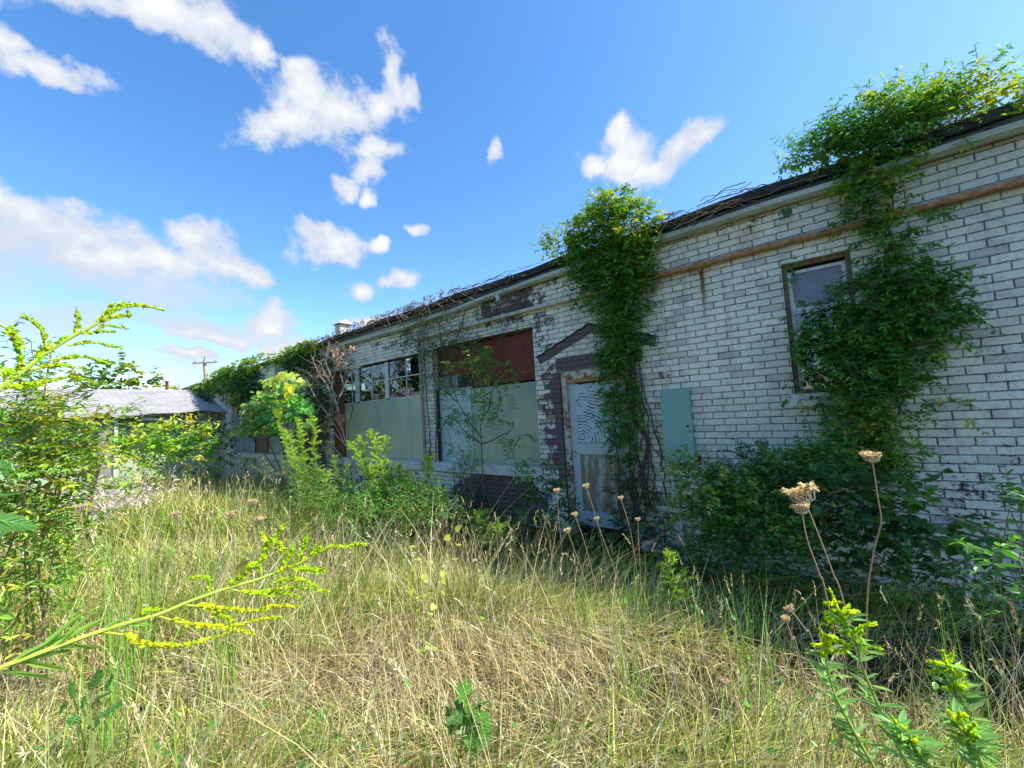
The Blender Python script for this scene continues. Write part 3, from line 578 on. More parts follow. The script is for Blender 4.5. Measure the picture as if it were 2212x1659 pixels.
TR = lambda u0, u1, v0, v1, k: [[(u0+random.uniform(-k, k)+(u1-u0)*i/7, v0+(v1-v0)*i/7) for i in range(8)] for _ in range(5)]
vine('climbing_vine', 'tall leafy vine bushing above the gutter and hanging over the door', 'vine',
     [(1335,455,45,30,1.1,YG,(.05,.4)),(1300,500,60,40,1.2,YG,(.05,.45)),(1365,510,65,55,1.3,YG,(.05,.45)),(1295,560,50,50,1.3,GR,(.02,.38)),(1355,585,58,56,1.3,GR,(.02,.38)),(1318,630,52,42,1.0,GR,(.02,.32)),(1375,640,35,50,.8,GR),
      (1345,690,40,50,1.0,GR,(.02,.26)),(1335,765,32,45,.95,GR,(.02,.22)),(1350,740,34,55,.7,GR,(.02,.22)),(1330,830,28,42,.85,GR,(.02,.2)),(1358,860,26,55,.5,GR,(.02,.2)),(1338,910,26,45,.8,GR,(.02,.2)),(1352,960,28,38,.7,GR,(.02,.18)),(1372,1005,34,40,.35,OL,(.02,.18)),(1340,1060,30,45,.2,OL,(.02,.16)),(1385,1080,40,60,.25,OL),
      (1395,560,30,60,.5,YG),(1250,540,18,16,.4,YG),(1410,600,22,20,.4,YG),(1400,730,18,10,.7),(1262,640,10,26,.3),(1400,900,25,40,.2),(1410,520,20,12,.4,YG),(1390,455,22,14,.3,YG),(1290,440,20,12,.3,YG)], GR, trunks=TR(1385, 1365, 1130, 700, 22)+TR(1400, 1350, 1100, 600, 22)+TR(1372, 1330, 900, 560, 14)+[[(1440,1080),(1425,960),(1395,860),(1375,760)],[(1340,1120),(1335,1000),(1325,900)],[(1480,1010),(1430,990),(1390,940)]], dens=760)
vine('climbing_vine', 'dense green vine spreading over the right half of the single sash window', 'vine',
     [(1840,395,34,40,.9,YG),(1880,410,36,34,.8,GR),(1920,405,70,22,.7,YG),(1870,455,45,45,.7),(1840,480,30,25,.6),(1930,500,30,40,.9,YG),(1960,490,60,20,.5),(1895,540,40,40,.8),(1950,560,55,30,.7),(1935,610,75,45,1.1),(2000,620,60,40,.9),(1870,650,75,45,1.2),(2040,670,50,45,1.0),
      (1800,650,30,12,.6),(1960,680,70,50,1.2),(1800,710,60,40,1.1),(1880,730,80,50,1.2),(1990,730,60,30,1.0),(2070,700,22,40,.6),(1770,770,45,50,.9),(1850,800,80,50,1.2),(1940,790,50,50,1.0,GR),(2000,790,35,20,.5,YG),
      (1840,860,60,40,1.0),(1900,850,45,50,.9),(1860,910,55,45,1.0,YG),(1810,930,35,40,.7),(1930,920,30,40,.6,YG),(1880,960,75,40,1.1,YG),(1830,990,60,35,1.0),(1900,1000,45,35,.8),(1735,640,22,60,.14),(1715,740,18,60,.2),(1725,850,18,30,.25),(2060,880,30,15,.35,YG),(1975,860,18,30,.3),(1940,950,40,30,.5,YG)], GR,
     trunks=TR(1850, 1915, 1150, 760, 30)+TR(1910, 1925, 800, 400, 8)[:3]+[[(1905,960),(1935,900),(1960,850)],[(1885,470),(1870,420),(1845,380)]], dens=760)
vine('roof_vine', 'bushy yellow green vine sprawling on the roof edge above the sash window', 'vine',
     [(1725,345,30,18,.9,YG,(-.2,.15)),(1760,325,50,32,1.3,GR,(-.2,.2)),(1810,302,55,38,1.4,GR,(-.2,.25)),(1845,325,60,32,1.3,GR,(-.1,.25)),(1860,272,50,36,1.3,YG,(-.3,.25)),(1920,285,70,50,1.3,GR,(-.2,.3)),(1930,238,60,30,1.1,YG,(-.3,.2)),(1990,255,65,42,1.5,YG,(-.3,.25)),
      (2000,200,50,32,.9,YG,(-.3,.1)),(2060,235,60,34,1.3,YG,(-.3,.2)),(2060,185,35,28,.5,YG,(-.3,.1)),(2120,215,60,26,1.0,YY,(-.3,.2)),(2130,160,30,26,.4,YG,(-.3,.1)),(2185,215,45,22,.9,YG,(-.3,.2)),(2090,265,45,14,.8,YG,(-.1,.2)),(1885,238,24,16,.5,YG,(-.3,.1)),  # yellower leaves at the top and right end paint in sun and backlight
      (1700,365,25,10,.35,YG,(-.1,.2)),(2170,290,30,20,.18,YG,(.1,.35)),(2060,290,25,25,.3,YG,(.1,.3)),(1990,310,20,15,.3,YG,(.1,.2)),(2240,200,50,35,.9,YG,(-.3,.2)),(2300,190,60,50,.9,YG,(-.3,.2)),(1940,335,50,20,.35,OL,(.1,.2)),(1780,352,45,16,1.0,GR,(.12,.3)),(1850,355,50,24,1.1,GR,(.12,.32)),(1905,352,45,24,.8,GR,(.12,.32)),(1960,300,50,24,.7,GR,(.1,.3)),(1880,380,40,22,.7,GR,(.1,.3)),(2030,275,50,20,.6,YG,(.1,.3))],
     GR, Ll=.058, Lw=.024, out=(-.35, -.45, .22), grav=.05, slen=(.10, .24), dens=900, off=(-.15, .25))
vine('roof_vine', 'small sprigs of yellow green vine rising over the gutter beside the tall vine', 'vine',
     [(1215,530,30,16,.8,YG),(1185,545,20,14,.4,YG),(1235,555,25,18,.9),(1200,515,12,10,.3)], YG, dens=600, out=(-.3, 0, .6), grav=0)
vine('hanging_vine', 'dark drooping vine hanging from the gutter on the brick pier', 'vine',
     [(960,720,45,25,.5,OL),(905,725,25,30,.45,DG),(1000,745,45,18,.4,DG),(960,760,35,22,.6,DG),(1040,695,35,30,.3,OL),(930,690,40,25,.4,OL),(1090,650,40,20,.25,OL),(1120,690,30,20,.22,DG),(955,790,22,30,.3,DG),(1015,665,30,14,.25,OL)], DG, Ll=.075, Lw=.02, shape='lance', slen=(.2, .4), grav=.9, dens=260, off=(.02, .2), nodes=5,
     trunks=[[(930,990),(925,900),(918,800),(915,720),(925,680)],[(955,760),(950,700),(965,660)],[(985,740),(1000,690),(1010,650)],[(905,745),(880,715),(870,700)],[(1050,710),(1070,670),(1085,640)],[(940,1000),(945,860),(935,770)],[(1100,690),(1140,640),(1160,615)]])
vine('wall_vine', 'broad vine curtain with yellow tips on the wall above the far boarded window', 'vine',
     [(520,800,45,22,1.0,YG),(560,785,35,18,.8,YG),(500,820,45,25,1.0,GR),(540,830,35,30,1.0,DG),(560,860,30,30,.9,DG),(475,815,30,12,.6,YG),(520,860,25,20,.6,YG)], GR, Ll=.08, Lw=.05, dens=150, slen=(.06, .16), off=(.02, .25), grav=.6)
vine('wall_vine', 'narrow dark vine on the wall corner where the shingle roof meets it', 'vine',
     [(440,835,22,10,.6,YG),(450,850,18,16,.9,DG),(455,880,14,20,.8,DG),(425,838,12,6,.5,OL)], DG, Ll=.09, Lw=.05, dens=160, slen=(.1, .22), off=(.02, .2), grav=.6)
vine('roof_vine', 'yellow green vine draped from the roof edge left of the vent', 'vine',
     [(650,760,40,16,1.2,YG),(680,750,25,14,.9,YG),(655,785,35,22,1.0,DG),(690,790,25,25,.7,DG),(620,775,20,12,.5,YG)], YG, Ll=.07, Lw=.04, dens=330, slen=(.08, .18), off=(.02, .22), grav=.5)
vine('wall_vine', 'dark leafless looking vine mat on the wall behind the dead shrub', 'vine',
     [(730,790,40,40,.35,OL),(700,830,40,60,.3,DG),(760,830,20,30,.25,DG),(690,900,30,60,.3,DG),(720,1000,40,40,.25,OL)], DG, Ll=.06, Lw=.03, dens=300, slen=(.12, .3), off=(.02, .25),
     trunks=[[(735,1050),(740,900),(738,800),(735,750)],[(700,1050),(690,900),(700,790)],[(760,1050),(752,930),(770,840)]])
p_ = onx(1698, 456, WX-.12); t = thing('hanging_leaf', 'single dark heart shaped leaf hanging from the gutter on a thin runner', 'leaf', tuple(p_)); mb = MB()
leaves(mb, (p_+np.array([0, 0, .02]))[None], np.array([[-.1, -.15, -1.]]), np.array([[-1., -.3, .1]]), .10, .085, np.array([[.05, .11, .03]]), 'tooth'); mb.build('leaf_blade', LEAF, t)
mb = MB(); mb.tube([p_+np.array([0, 0, .01]), p_+np.array([.01, .05, .07]), p_+np.array([0, .12, .11]), p_+np.array([-.01, .16, .16])], .002, 4, (.2, .14, .09)); mb.build('stalk', STEM, t)
# dry runners along the roof edge
t = thing('dead_vine', 'dry brown tangle of dead vine runners along the roof edge', 'vine', (WX-.1, 6, 3.6))
mb = MB(); lf = MB()
for k_ in range(150):
    y0 = rng.uniform(3.3, 10.5) if k_ > 34 else rng.uniform(.4, 1.5); z0 = float(ez(y0))+rng.uniform(-.10, .05); L = rng.uniform(.25, .9); n = 9
    q = np.zeros((n, 3)); q[:, 1] = y0+np.linspace(0, L*rng.choice([-1, 1]), n)*rng.uniform(.3, 1); q[:, 2] = z0+np.cumsum(rng.normal(0, .018, n))-np.linspace(0, 1, n)**2*rng.choice([0, .05, .3], p=[.5, .3, .2]); q[:, 0] = WX-.13-rng.uniform(0, .1)+np.cumsum(rng.normal(0, .012, n))
    mb.tube(q, rng.uniform(.003, .007), 4, np.array((.22, .15, .11))*rng.uniform(.6, 1.7))
n = 900; yq = rng.uniform(4.5, 10.8, n); pq = np.stack([WX-.1-rng.uniform(-.1, .12, n), yq, ez(yq)+rng.uniform(-.06, .09, n)], 1)
leaves(lf, pq, rdir(n), rdir(n), rng.uniform(.03, .07, n), rng.uniform(.015, .035, n), jit((.20, .12, .08), n, .4, .1)); 
mb.build('stem', STEM, t); lf.build('foliage', LEAF, t)
# ------------------------------------------------------------------ shrubs
def shrub(name, label, cat, blobs, cols, dist, Ll=.05, Lw=.03, dens=260, main=(.005, .004, .002), slen=(.15, .35), nodes=5, grav=.15, shape='oval', group=None, stems=(), depth=.5, flowers=0, gap=.35, up=.45):
    """blobs (u, v, ru, rv, density[, colours[, dist]])"""
    c0 = at(blobs[0][0], blobs[0][1], dist); t = thing(name, label, cat, (c0[0], c0[1], 0), group); lf, st = MB(), MB()
    for b in blobs:
        u, v, ru, rv, dn = b[:5]; cs = b[5] if len(b) > 5 else cols; dd = b[6] if len(b) > 6 else dist
        c = at(u, v, dd); dep = dd*math.hypot(1, 0)*math.cos(math.atan((u-1106)/F)); rx = ru/F*dep; rz = rv/F*dep; ry = depth*(rx+rz)/2+.05
        fw2 = nrm(np.array([ray(u, v)[0], ray(u, v)[1], 0.])); sd = np.array([fw2[1], -fw2[0], 0])
        n = max(5, int(dens*dn*math.pi*rx*rz)); q = rdir(n)*np.cbrt(rng.uniform(.05, 1, n))[:, None]
        keep = (np.sin(q[:, 0]*5+u)+np.sin(q[:, 2]*6+v)+rng.uniform(-1.4, 1.4, n)) > -2+gap*2; q = q[keep]; n = len(q)
        p = c+sd*(q[:, 0:1]*rx)+fw2*(q[:, 1:2]*ry)+np.array([0, 0, 1])*(q[:, 2:3]*rz)
        d = nrm(q*.8+rng.normal(0, .45, (n, 3))+np.array([0, 0, up]))
        sprigs(lf, st, p, d, rng.uniform(*slen, n), nodes, Ll, Lw, cs[rng.integers(0, len(cs), n)], (.16, .13, .06), grav, shape)
        if flowers:
            m = int(n*flowers); 
            if m: leaves(lf, p[:m]+rng.normal(0, .03, (m, 3)), rdir(m, 1), rdir(m), .02, .02, jit((.7, .5, .03), m, .1, .05), 'bud')
    for pl in stems:
        P = np.array([at(a[0], a[1], a[2] if len(a) > 2 else dist) for a in pl]); P[-1][2] = min(P[-1][2], 0) if P[-1][2] < .4 else P[-1][2]
        tt = np.linspace(0, len(P)-1, len(P)*4); Q = np.stack([np.interp(tt, np.arange(len(P)), P[:, k]) for k in range(3)], 1)
        st.tube(Q, np.linspace(.004, .010, len(Q)), 5, (.28, .22, .12))
    # main stems to the ground
    for k_ in range(6):
        b = blobs[rng.integers(0, len(blobs))]; c = at(b[0], b[1], b[6] if len(b) > 6 else dist); g0 = np.array([c0[0]+rng.uniform(-.25, .25), c0[1]+rng.uniform(-.25, .25), -.05])
        mid = (c+g0)/2+rng.normal(0, .08, 3); st.tube([g0, mid, c], main, 5, (.20, .17, .09))
    lf.build('foliage', LEAF, t); st.build('stem', STEM, t); return t
shrub('bush', 'large mixed leafy bush with yellow blooms filling the left edge of the field', 'bush',
      [(30,803,50,26,.22,OL*1.5),(95,823,45,30,.2,OL*1.5),(20,868,50,50,.9,YG*.9),(100,888,55,45,1.0,YG*1.25),(165,890,28,30,.6,OL*1.6),(150,908,40,30,1.1,YY),(60,958,80,55,1.1,YG*1.25),(140,965,44,46,1.0,YG*1.2),(200,928,30,30,.7,YG*.9),(40,1010,70,60,1.1,YG*1.25),(130,1000,60,55,1.1,YG*1.25),(190,985,35,50,.8,YG*.9),(30,1100,60,60,1.0,YG*1.25),(110,1080,50,60,.9,YG*1.25),(20,1190,50,70,1.0,YG*1.25),(75,1160,40,50,.8,OL*1.6),(50,1300,50,40,.9,YG*1.1),(120,1240,40,40,.7,YG*1.1),(170,1120,30,50,.6,YG*1.1),(200,1060,30,40,.6,YG*1.1),(15,1270,35,60,.9,YG*1.25),(70,1240,50,60,.9,YG*1.25),(120,1160,40,50,.7,YG*1.25),(60,1040,60,60,1.0,YG*1.25),(25,960,50,50,1.0,YG*.9),(210,960,26,40,.7,YG*1.25),(5,928,40,200,.8,GR,4.6),(60,848,40,30,.5,OL,4.8)], YG*1.2, 3.7,
      Ll=.062, Lw=.026, dens=430, stems=[[(215,870),(180,960),(130,1060),(90,1160)],[(110,760),(95,850),(60,1000),(40,1150)],[(175,905),(130,1000),(80,1100)],[(240,880),(230,960),(200,1060),(190,1130)]], flowers=.25, gap=.14, main=(.006, .005, .003))
shrub('bush', 'bright yellow green bush growing against the mint wall under the broken eave', 'bush',
      [(335,955,50,28,1.3,YG*1.5),(300,975,40,22,1.2,YG*1.5),(380,945,50,20,1.3,YY*1.3),(410,930,35,14,1.0,YG*1.5),(270,985,30,20,1.0,YG*1.5),(350,930,14,16,.6,YG*1.5),(430,950,30,30,.9,DG),(300,935,20,14,.5,YG*1.5),(395,970,50,20,1.0,YG*1.5),(320,985,60,26,1.6,YG*1.4),(385,985,60,26,1.6,YG*1.3),(440,985,36,24,1.4,GR),(265,990,36,22,1.3,YG*1.3)], YG, 13.6, Ll=.16, Lw=.08, dens=40, slen=(.3, .6), gap=.1)
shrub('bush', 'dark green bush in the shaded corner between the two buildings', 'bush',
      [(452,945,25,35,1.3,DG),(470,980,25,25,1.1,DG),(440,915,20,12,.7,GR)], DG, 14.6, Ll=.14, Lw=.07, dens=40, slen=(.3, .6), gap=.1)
shrub('honeysuckle_bush', 'low honeysuckle thicket against the brick below and left of the sash window', 'bush',
      [(1520,1060,50,40,.9,GR,4.0),(1600,1060,70,45,1.3,GR,4.0),(1690,1030,70,45,1.4,GR,4.0),(1640,1120,80,50,1.5,GR,3.8),(1560,1130,50,50,1.0,GR,3.9),(1740,1090,70,55,1.4,DG,3.8),(1720,1160,60,40,1.0,GR,3.7),(1780,1010,60,40,1.2,GR,4.1),(1480,1020,30,40,.5,YG,4.1),(1600,1080,80,40,.25,YG,3.75),(1700,1100,80,50,.25,YG,3.65),(1490,1100,30,50,.6,YG,4.0),(1630,1190,50,30,.7,DG,3.6),(1620,990,50,20,.6,DG,4.1),(1470,975,24,10,.4,YG,4.2),(1590,1200,40,25,.6,DG,3.6)], GR*1.35, 3.9, Ll=.052, Lw=.034, dens=900, slen=(.12, .26), gap=.1, up=.3)
shrub('grape_vine', 'dark broad leaved vine heap on the wall foot under the sash window', 'vine',
      [(1850,1060,50,40,.9,DG),(1920,1080,60,45,.9,DG),(1870,1130,60,50,1.0,DG),(1950,1130,50,40,.8,GR),(2010,1120,40,25,.6,DG),(1830,1190,40,30,.6,DG),(1960,1190,50,30,.5,GR),(2060,1150,40,20,.4,GR),(2090,1190,30,20,.3,GR),(1990,1060,20,20,.3,GR)], GR*1.1, 3.75, Ll=.085, Lw=.075, shape='heart', dens=300, slen=(.14, .3), nodes=3, gap=.1, up=.2,
      stems=[[(1840,1060),(1960,1045),(2060,1120),(2212,1180)],[(1800,1170),(1900,1200),(2050,1300)],[(1700,1090),(1850,1050),(2000,1130),(2150,1170)]])
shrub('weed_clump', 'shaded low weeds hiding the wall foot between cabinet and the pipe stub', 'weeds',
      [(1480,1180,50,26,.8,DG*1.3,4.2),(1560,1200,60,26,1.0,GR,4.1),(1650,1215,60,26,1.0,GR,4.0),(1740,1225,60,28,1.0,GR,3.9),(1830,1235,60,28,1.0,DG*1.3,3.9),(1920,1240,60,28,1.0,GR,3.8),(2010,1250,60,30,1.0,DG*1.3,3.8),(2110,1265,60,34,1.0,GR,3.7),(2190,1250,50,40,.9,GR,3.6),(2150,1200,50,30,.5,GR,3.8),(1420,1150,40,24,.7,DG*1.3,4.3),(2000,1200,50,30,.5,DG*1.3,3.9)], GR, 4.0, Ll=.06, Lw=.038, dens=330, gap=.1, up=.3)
shrub('weed_clump', 'tall sunlit feathery weeds at the foot of the leaning goldenrods', 'weeds',
      [(690,1110,40,50,1.0,YG*.8),(730,1130,40,45,1.0,GR*1.3),(660,1090,30,40,.8,GR*1.3),(610,1060,24,40,.6,YG*.8),(760,1100,30,50,.9,GR*1.3)], GR*1.3, 4.9, Ll=.06, Lw=.012, dens=330, slen=(.15, .4), shape='lance', gap=.05, up=1.0)
shrub('weed_clump', 'tall sunlit feathery weeds below the goldenrods at the glazed window', 'weeds',
      [(830,1110,46,50,1.0,GR*1.4),(880,1120,40,45,1.0,YG*.7),(930,1110,36,40,.9,GR*1.3),(800,1150,40,30,.8,GR*1.3),(860,1160,30,20,.6,YG*.7),(970,1130,26,30,.6,GR)], GR*1.3, 4.3, Ll=.06, Lw=.012, dens=380, slen=(.15, .4), shape='lance', gap=.05, up=1.0)
shrub('weed_clump', 'leafy green weeds at the right edge in front of the white brick', 'weeds',
      [(2190,1240,35,30,.9,GR,3.0),(2160,1290,30,25,.7,DG,3.0),(2200,1300,30,30,.8,GR,2.9),(2180,1100,26,16,.5,GR,3.6),(2205,1085,14,12,.5,GR,3.6),(2150,1200,20,16,.4,GR,3.3)], GR, 3.1, Ll=.065, Lw=.04, dens=300, gap=.1)
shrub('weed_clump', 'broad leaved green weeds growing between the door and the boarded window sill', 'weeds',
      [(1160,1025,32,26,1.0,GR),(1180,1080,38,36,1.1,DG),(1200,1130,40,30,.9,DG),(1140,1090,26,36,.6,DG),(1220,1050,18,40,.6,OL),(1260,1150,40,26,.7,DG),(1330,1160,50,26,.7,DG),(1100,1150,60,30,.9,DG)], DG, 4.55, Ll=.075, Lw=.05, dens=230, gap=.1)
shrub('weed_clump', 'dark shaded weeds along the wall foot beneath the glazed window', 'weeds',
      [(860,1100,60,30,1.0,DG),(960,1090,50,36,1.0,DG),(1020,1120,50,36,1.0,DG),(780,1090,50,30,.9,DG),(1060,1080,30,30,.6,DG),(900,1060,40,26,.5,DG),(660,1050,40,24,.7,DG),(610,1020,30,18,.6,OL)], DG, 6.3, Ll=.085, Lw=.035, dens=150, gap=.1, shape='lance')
shrub('weed_clump', 'small fresh green sprig of leaves standing on the sill in front of the sheet', 'weeds', [(1022,1000,24,14,1.4,YG),(1000,1018,16,10,.8,GR)], GR, 5.6, Ll=.06, Lw=.025, dens=500, shape='lance', gap=.0)
# trees
def tree(name, label, base, trunk, blobs, cols, dist, Ll, Lw, dens, shape='heart', group=None, slen=(.4, .8), nodes=4):
    t = thing(name, label, 'tree', tuple(base), group); lf, st = MB(), MB()
    tp = np.array(trunk, float); st.tube(tp, np.linspace(.12, .04, len(tp)), 8, (.15, .12, .09))
    for (c, r, dn) in blobs:
        c = np.array(c, float); r = np.array(r, float); n = int(dens*dn*r[0]*r[2]*3.14)
        q = rdir(n)*np.cbrt(rng.uniform(.1, 1, n))[:, None]; k_ = (np.sin(q[:, 0]*6+c[0]*3)+np.sin(q[:, 2]*7+c[2]*2)+rng.uniform(-1.5, 1.5, n)) > -1.2; q = q[k_]; n = len(q)
        p = c+q*r; d = nrm(q+rng.normal(0, .4, (n, 3))+np.array([0, 0, .2]))
        sprigs(lf, None, p, d, rng.uniform(*slen, n), nodes, Ll, Lw, cols[rng.integers(0, len(cols), n)], (.1, .1, .1), .2, shape)
        st.tube([tp[len(tp)//2], (tp[len(tp)//2]+c)/2+rng.normal(0, .1, 3), c], [.05, .03, .01], 5, (.15, .12, .09))
    lf.build('crown', LEAF, t); st.build('trunk', STEM, t); return t
c = ony(255, 835, 25)
tree('tree', 'broad leaved tree rising behind the grey shingle roof', (c[0], 25, 0), [(c[0], 25, -.1), (c[0], 25, 2), (c[0]+.1, 25, 4.2)],
     [((c[0]-.1, 25, 4.0), (.8, .8, .6), 1), ((c[0]+.35, 25, 4.6), (.4, .4, .4), .8), ((c[0]+1.0, 25, 3.8), (.6, .6, .5), .9), ((c[0]-.9, 25, 3.9), (.8, .8, .5), .8), ((c[0]-.9, 25, 4.35), (.5, .4, .2), .5)], YG*.8, 25, .30, .24, 26)
TP = [(-11, 6), (-12.5, 12), (-10.5, 18), (-13, 25)]
for i_, (tx, ty) in enumerate(TP):
    tree('tree', ['broad dark tree across the yard, mirrored in the window panes', 'tall pale green tree across the yard, mirrored in the panes', 'round tree nearest the low building, mirrored in the panes', 'farthest tree of the row mirrored in the window panes'][i_], (tx, ty, 0),
         [(tx, ty, -.1), (tx+.1, ty, 2.2), (tx, ty+.2, 4.5)], [((tx, ty, 4.2), (2.2, 2.4, 1.6), 1), ((tx+.8, ty+1.2, 5.6), (1.6, 1.6, 1.2), 1), ((tx-.6, ty-1.3, 5.2), (1.6, 1.6, 1.3), 1), ((tx+.9, ty, 2.6), (1.6, 2.0, 1.4), 1)], [DG, OL, GR, DG][i_], 1, .42, .34, 26, 'oval', group='trees across the yard')
# heart leaved shrub with yellow leaves
def zc(ox, oy, s_): return lambda x, y: ((ox+x/s_)*2212/3072, (oy+y/s_)*2212/3072)
Z2 = zc(600, 900, 2.765); Z3 = zc(1200, 900, 2.765)
t = thing('redbud_shrub', 'shrub of big heart shaped leaves, some bright yellow, in front of the far wall', 'shrub', tuple(onx(640, 1080, 3.75)*np.array([1, 1, 0])))
lf, st = MB(), MB(); Xs = 3.75
cl = [(720,620,90,25,30,YG*1.4),(600,680,80,30,30,YG*1.2),(770,700,90,50,34,YG*1.1),(680,740,80,50,34,YG*1.1),(800,830,90,60,38,GR*1.6),(560,800,110,50,44,YG),(640,860,100,60,44,GR*1.7),(460,870,100,40,44,YG*.9),(430,930,90,50,44,YG*.8),(560,960,110,60,46,GR*1.7),(430,1010,90,50,50,YG*.8),(350,1090,80,40,54,YG*.9),(480,1080,120,50,60,YG*.7),(620,1060,80,60,30,GR*1.5),(880,900,60,50,20,GR*1.5),(900,1040,60,40,16,GR),(760,950,80,60,26,GR*1.4)]
for (x, y, rx, ry, n, cs) in cl:
    n = int(n*1.5)
    pu = np.array([onx(*Z2(x+rng.normal(0, rx*.5), y+rng.normal(0, ry*.5)), Xs+rng.uniform(-.35, .35)) for _ in range(n)])
    ax = nrm(np.array([-.5, -.5, -.5])+rng.normal(0, .5, (n, 3))); nm = nrm(np.array([-.5, -.6, .9])+rng.normal(0, .4, (n, 3)))
    L = rng.uniform(.10, .17, n); leaves(lf, pu, ax, nm, L, L*.85, jit(cs[rng.integers(0, len(cs), n)], n, .15, .05), 'heart')
pu = np.array([onx(*Z2(x, y), Xs-.4) for x, y in ((740,700),(765,715),(735,770),(665,835),(640,905),(655,925))]); n = len(pu)
leaves(lf, pu, nrm(np.array([-.1, -.3, -1.])+rng.normal(0, .25, (n, 3))), nrm(np.array([-.9, -.8, .2])+rng.normal(0, .15, (n, 3))), .19, .16, jit((.85, .75, .03), n, .05, .03), 'heart')
g0 = onx(640, 1080, Xs); g0[2] = -.05
for (x, y) in ((700,620),(560,720),(430,900),(380,1080),(800,830),(620,900)):
    c = onx(*Z2(x, y), Xs); st.tube([g0, (g0+c)/2+np.array([0, .1, .15]), c], [.018, .012, .006], 6, (.16, .12, .08))
lf.build('foliage', LEAF, t); st.build('stem', STEM, t)
# dead shrub
def branchy(st, pl, Zf, X, r0, r1, col):
    P = np.array([onx(*Zf(*a[:2]), X+(a[2] if len(a) > 2 else 0)) for a in pl]); tt = np.linspace(0, len(P)-1, len(P)*4)
    Q = np.stack([np.interp(tt, np.arange(len(P)), P[:, k]) for k in range(3)], 1)+rng.normal(0, .004, (len(tt), 3)); st.tube(Q, np.linspace(r0, r1, len(Q)), 5, col); return Q
t = thing('dead_shrub', 'dead shrub of bare grey branches with curled brown leaves before the glazed window', 'shrub', tuple(onx(752, 1100, 3.95)*np.array([1, 1, 0])))
lf, st = MB(), MB(); gc = (.36, .29, .24)
Qs = []
for pl in ([(1380,1640),(1300,1450),(1210,1200),(1080,970),(960,810),(790,735)],[(1330,1500),(1200,1150),(1130,870),(1200,720),(1270,560)],[(1130,870),(1050,700),(960,560),(920,450)],[(1150,930),(1090,700),(1010,560),(1000,460)],[(1140,800),(1000,640),(930,640)],[(1120,700),(1040,520),(1070,340)],
           [(1200,720),(1160,600),(1170,520)],[(1210,1200),(1100,1090),(960,1080),(860,1070)],[(1080,970),(1000,880),(900,840)],[(1160,800),(1230,640),(1330,560)],[(1200,1150),(1150,1000),(1190,960)],[(960,810),(900,700),(880,640)],[(1350,1600),(1200,1330),(1100,1210),(1050,1220)],[(1000,880),(960,960),(940,1060)],[(1300,1450),(1330,1380),(1340,1330)],[(1090,700),(1130,560),(1150,470)],[(1010,560),(960,600),(960,700)]):
    Qs.append(branchy(st, [(a, b, rng.uniform(-.12, .12)) for a, b in pl], Z2, 3.95, .012, .003, gc))
for Q in Qs:
    for _ in range(7):
        p = Q[rng.integers(len(Q)//3, len(Q))]; d = rdir(1, .5)[0]*rng.uniform(.15, .5); st.tube([p, p+d*.5+rng.normal(0, .03, 3), p+d], [.004, .003, .0015], 4, np.array(gc)*rng.uniform(.6, 1.3))
for (x, y, n) in ((1130,440,30),(1120,400,16),(1240,390,14),(1150,960,34),(1180,980,20),(1020,1050,26),(1000,600,14),(930,640,10),(900,1090,12),(1060,1010,20),(880,1070,20),(1160,500,14),(930,1260,12),(1160,1000,16)):
    p = np.array([onx(*Z2(x+rng.normal(0, 28), y+rng.normal(0, 24)), 3.9+rng.uniform(-.1, .1)) for _ in range(n)])
    leaves(lf, p, nrm(rng.normal(0, .5, (n, 3))+np.array([0, 0, -.8])), rdir(n), rng.uniform(.06, .12, n), rng.uniform(.02, .045, n), jit((.36, .22, .14), n, .25, .1), 'lance')
lf.build('foliage', LEAF, t); st.build('stem', STEM, t)
# ash sapling in front of the boarded window
t = thing('sapling', 'slender ash sapling standing in front of the rust red boarded window', 'tree', tuple(onx(1046, 1080, 4.2)*np.array([1, 1, 0])))
lf, st = MB(), MB(); bc = (.11, .10, .075)
for pl in ([(700,1750),(690,1500),(680,1300),(675,1190),(665,1050),(690,980),(700,850),(690,620),(680,420)],[(675,1190),(560,1120),(480,1010),(400,950)],[(672,1150),(560,980),(480,850),(420,700),(420,600)],[(675,1200),(800,1150),(930,1070)],[(668,1000),(740,900),(760,750),(860,650),(940,600)],[(690,700),(600,560),(560,440)],[(675,1190),(600,1130),(530,1140)],[(480,850),(380,760),(330,680)]):
    branchy(st, pl, Z3, 4.2, .011, .003, bc)
for pl in ([(700,1700),(520,1400),(450,1280),(400,1100),(370,980)],[(460,1290),(500,1250),(480,1210)],[(1000,1620),(980,1400),(940,1280),(920,1200),(960,1130),(1060,1120)],[(980,1400),(1020,1330),(1060,1330)]): branchy(st, pl, Z3, 4.25, .005, .0025, bc)
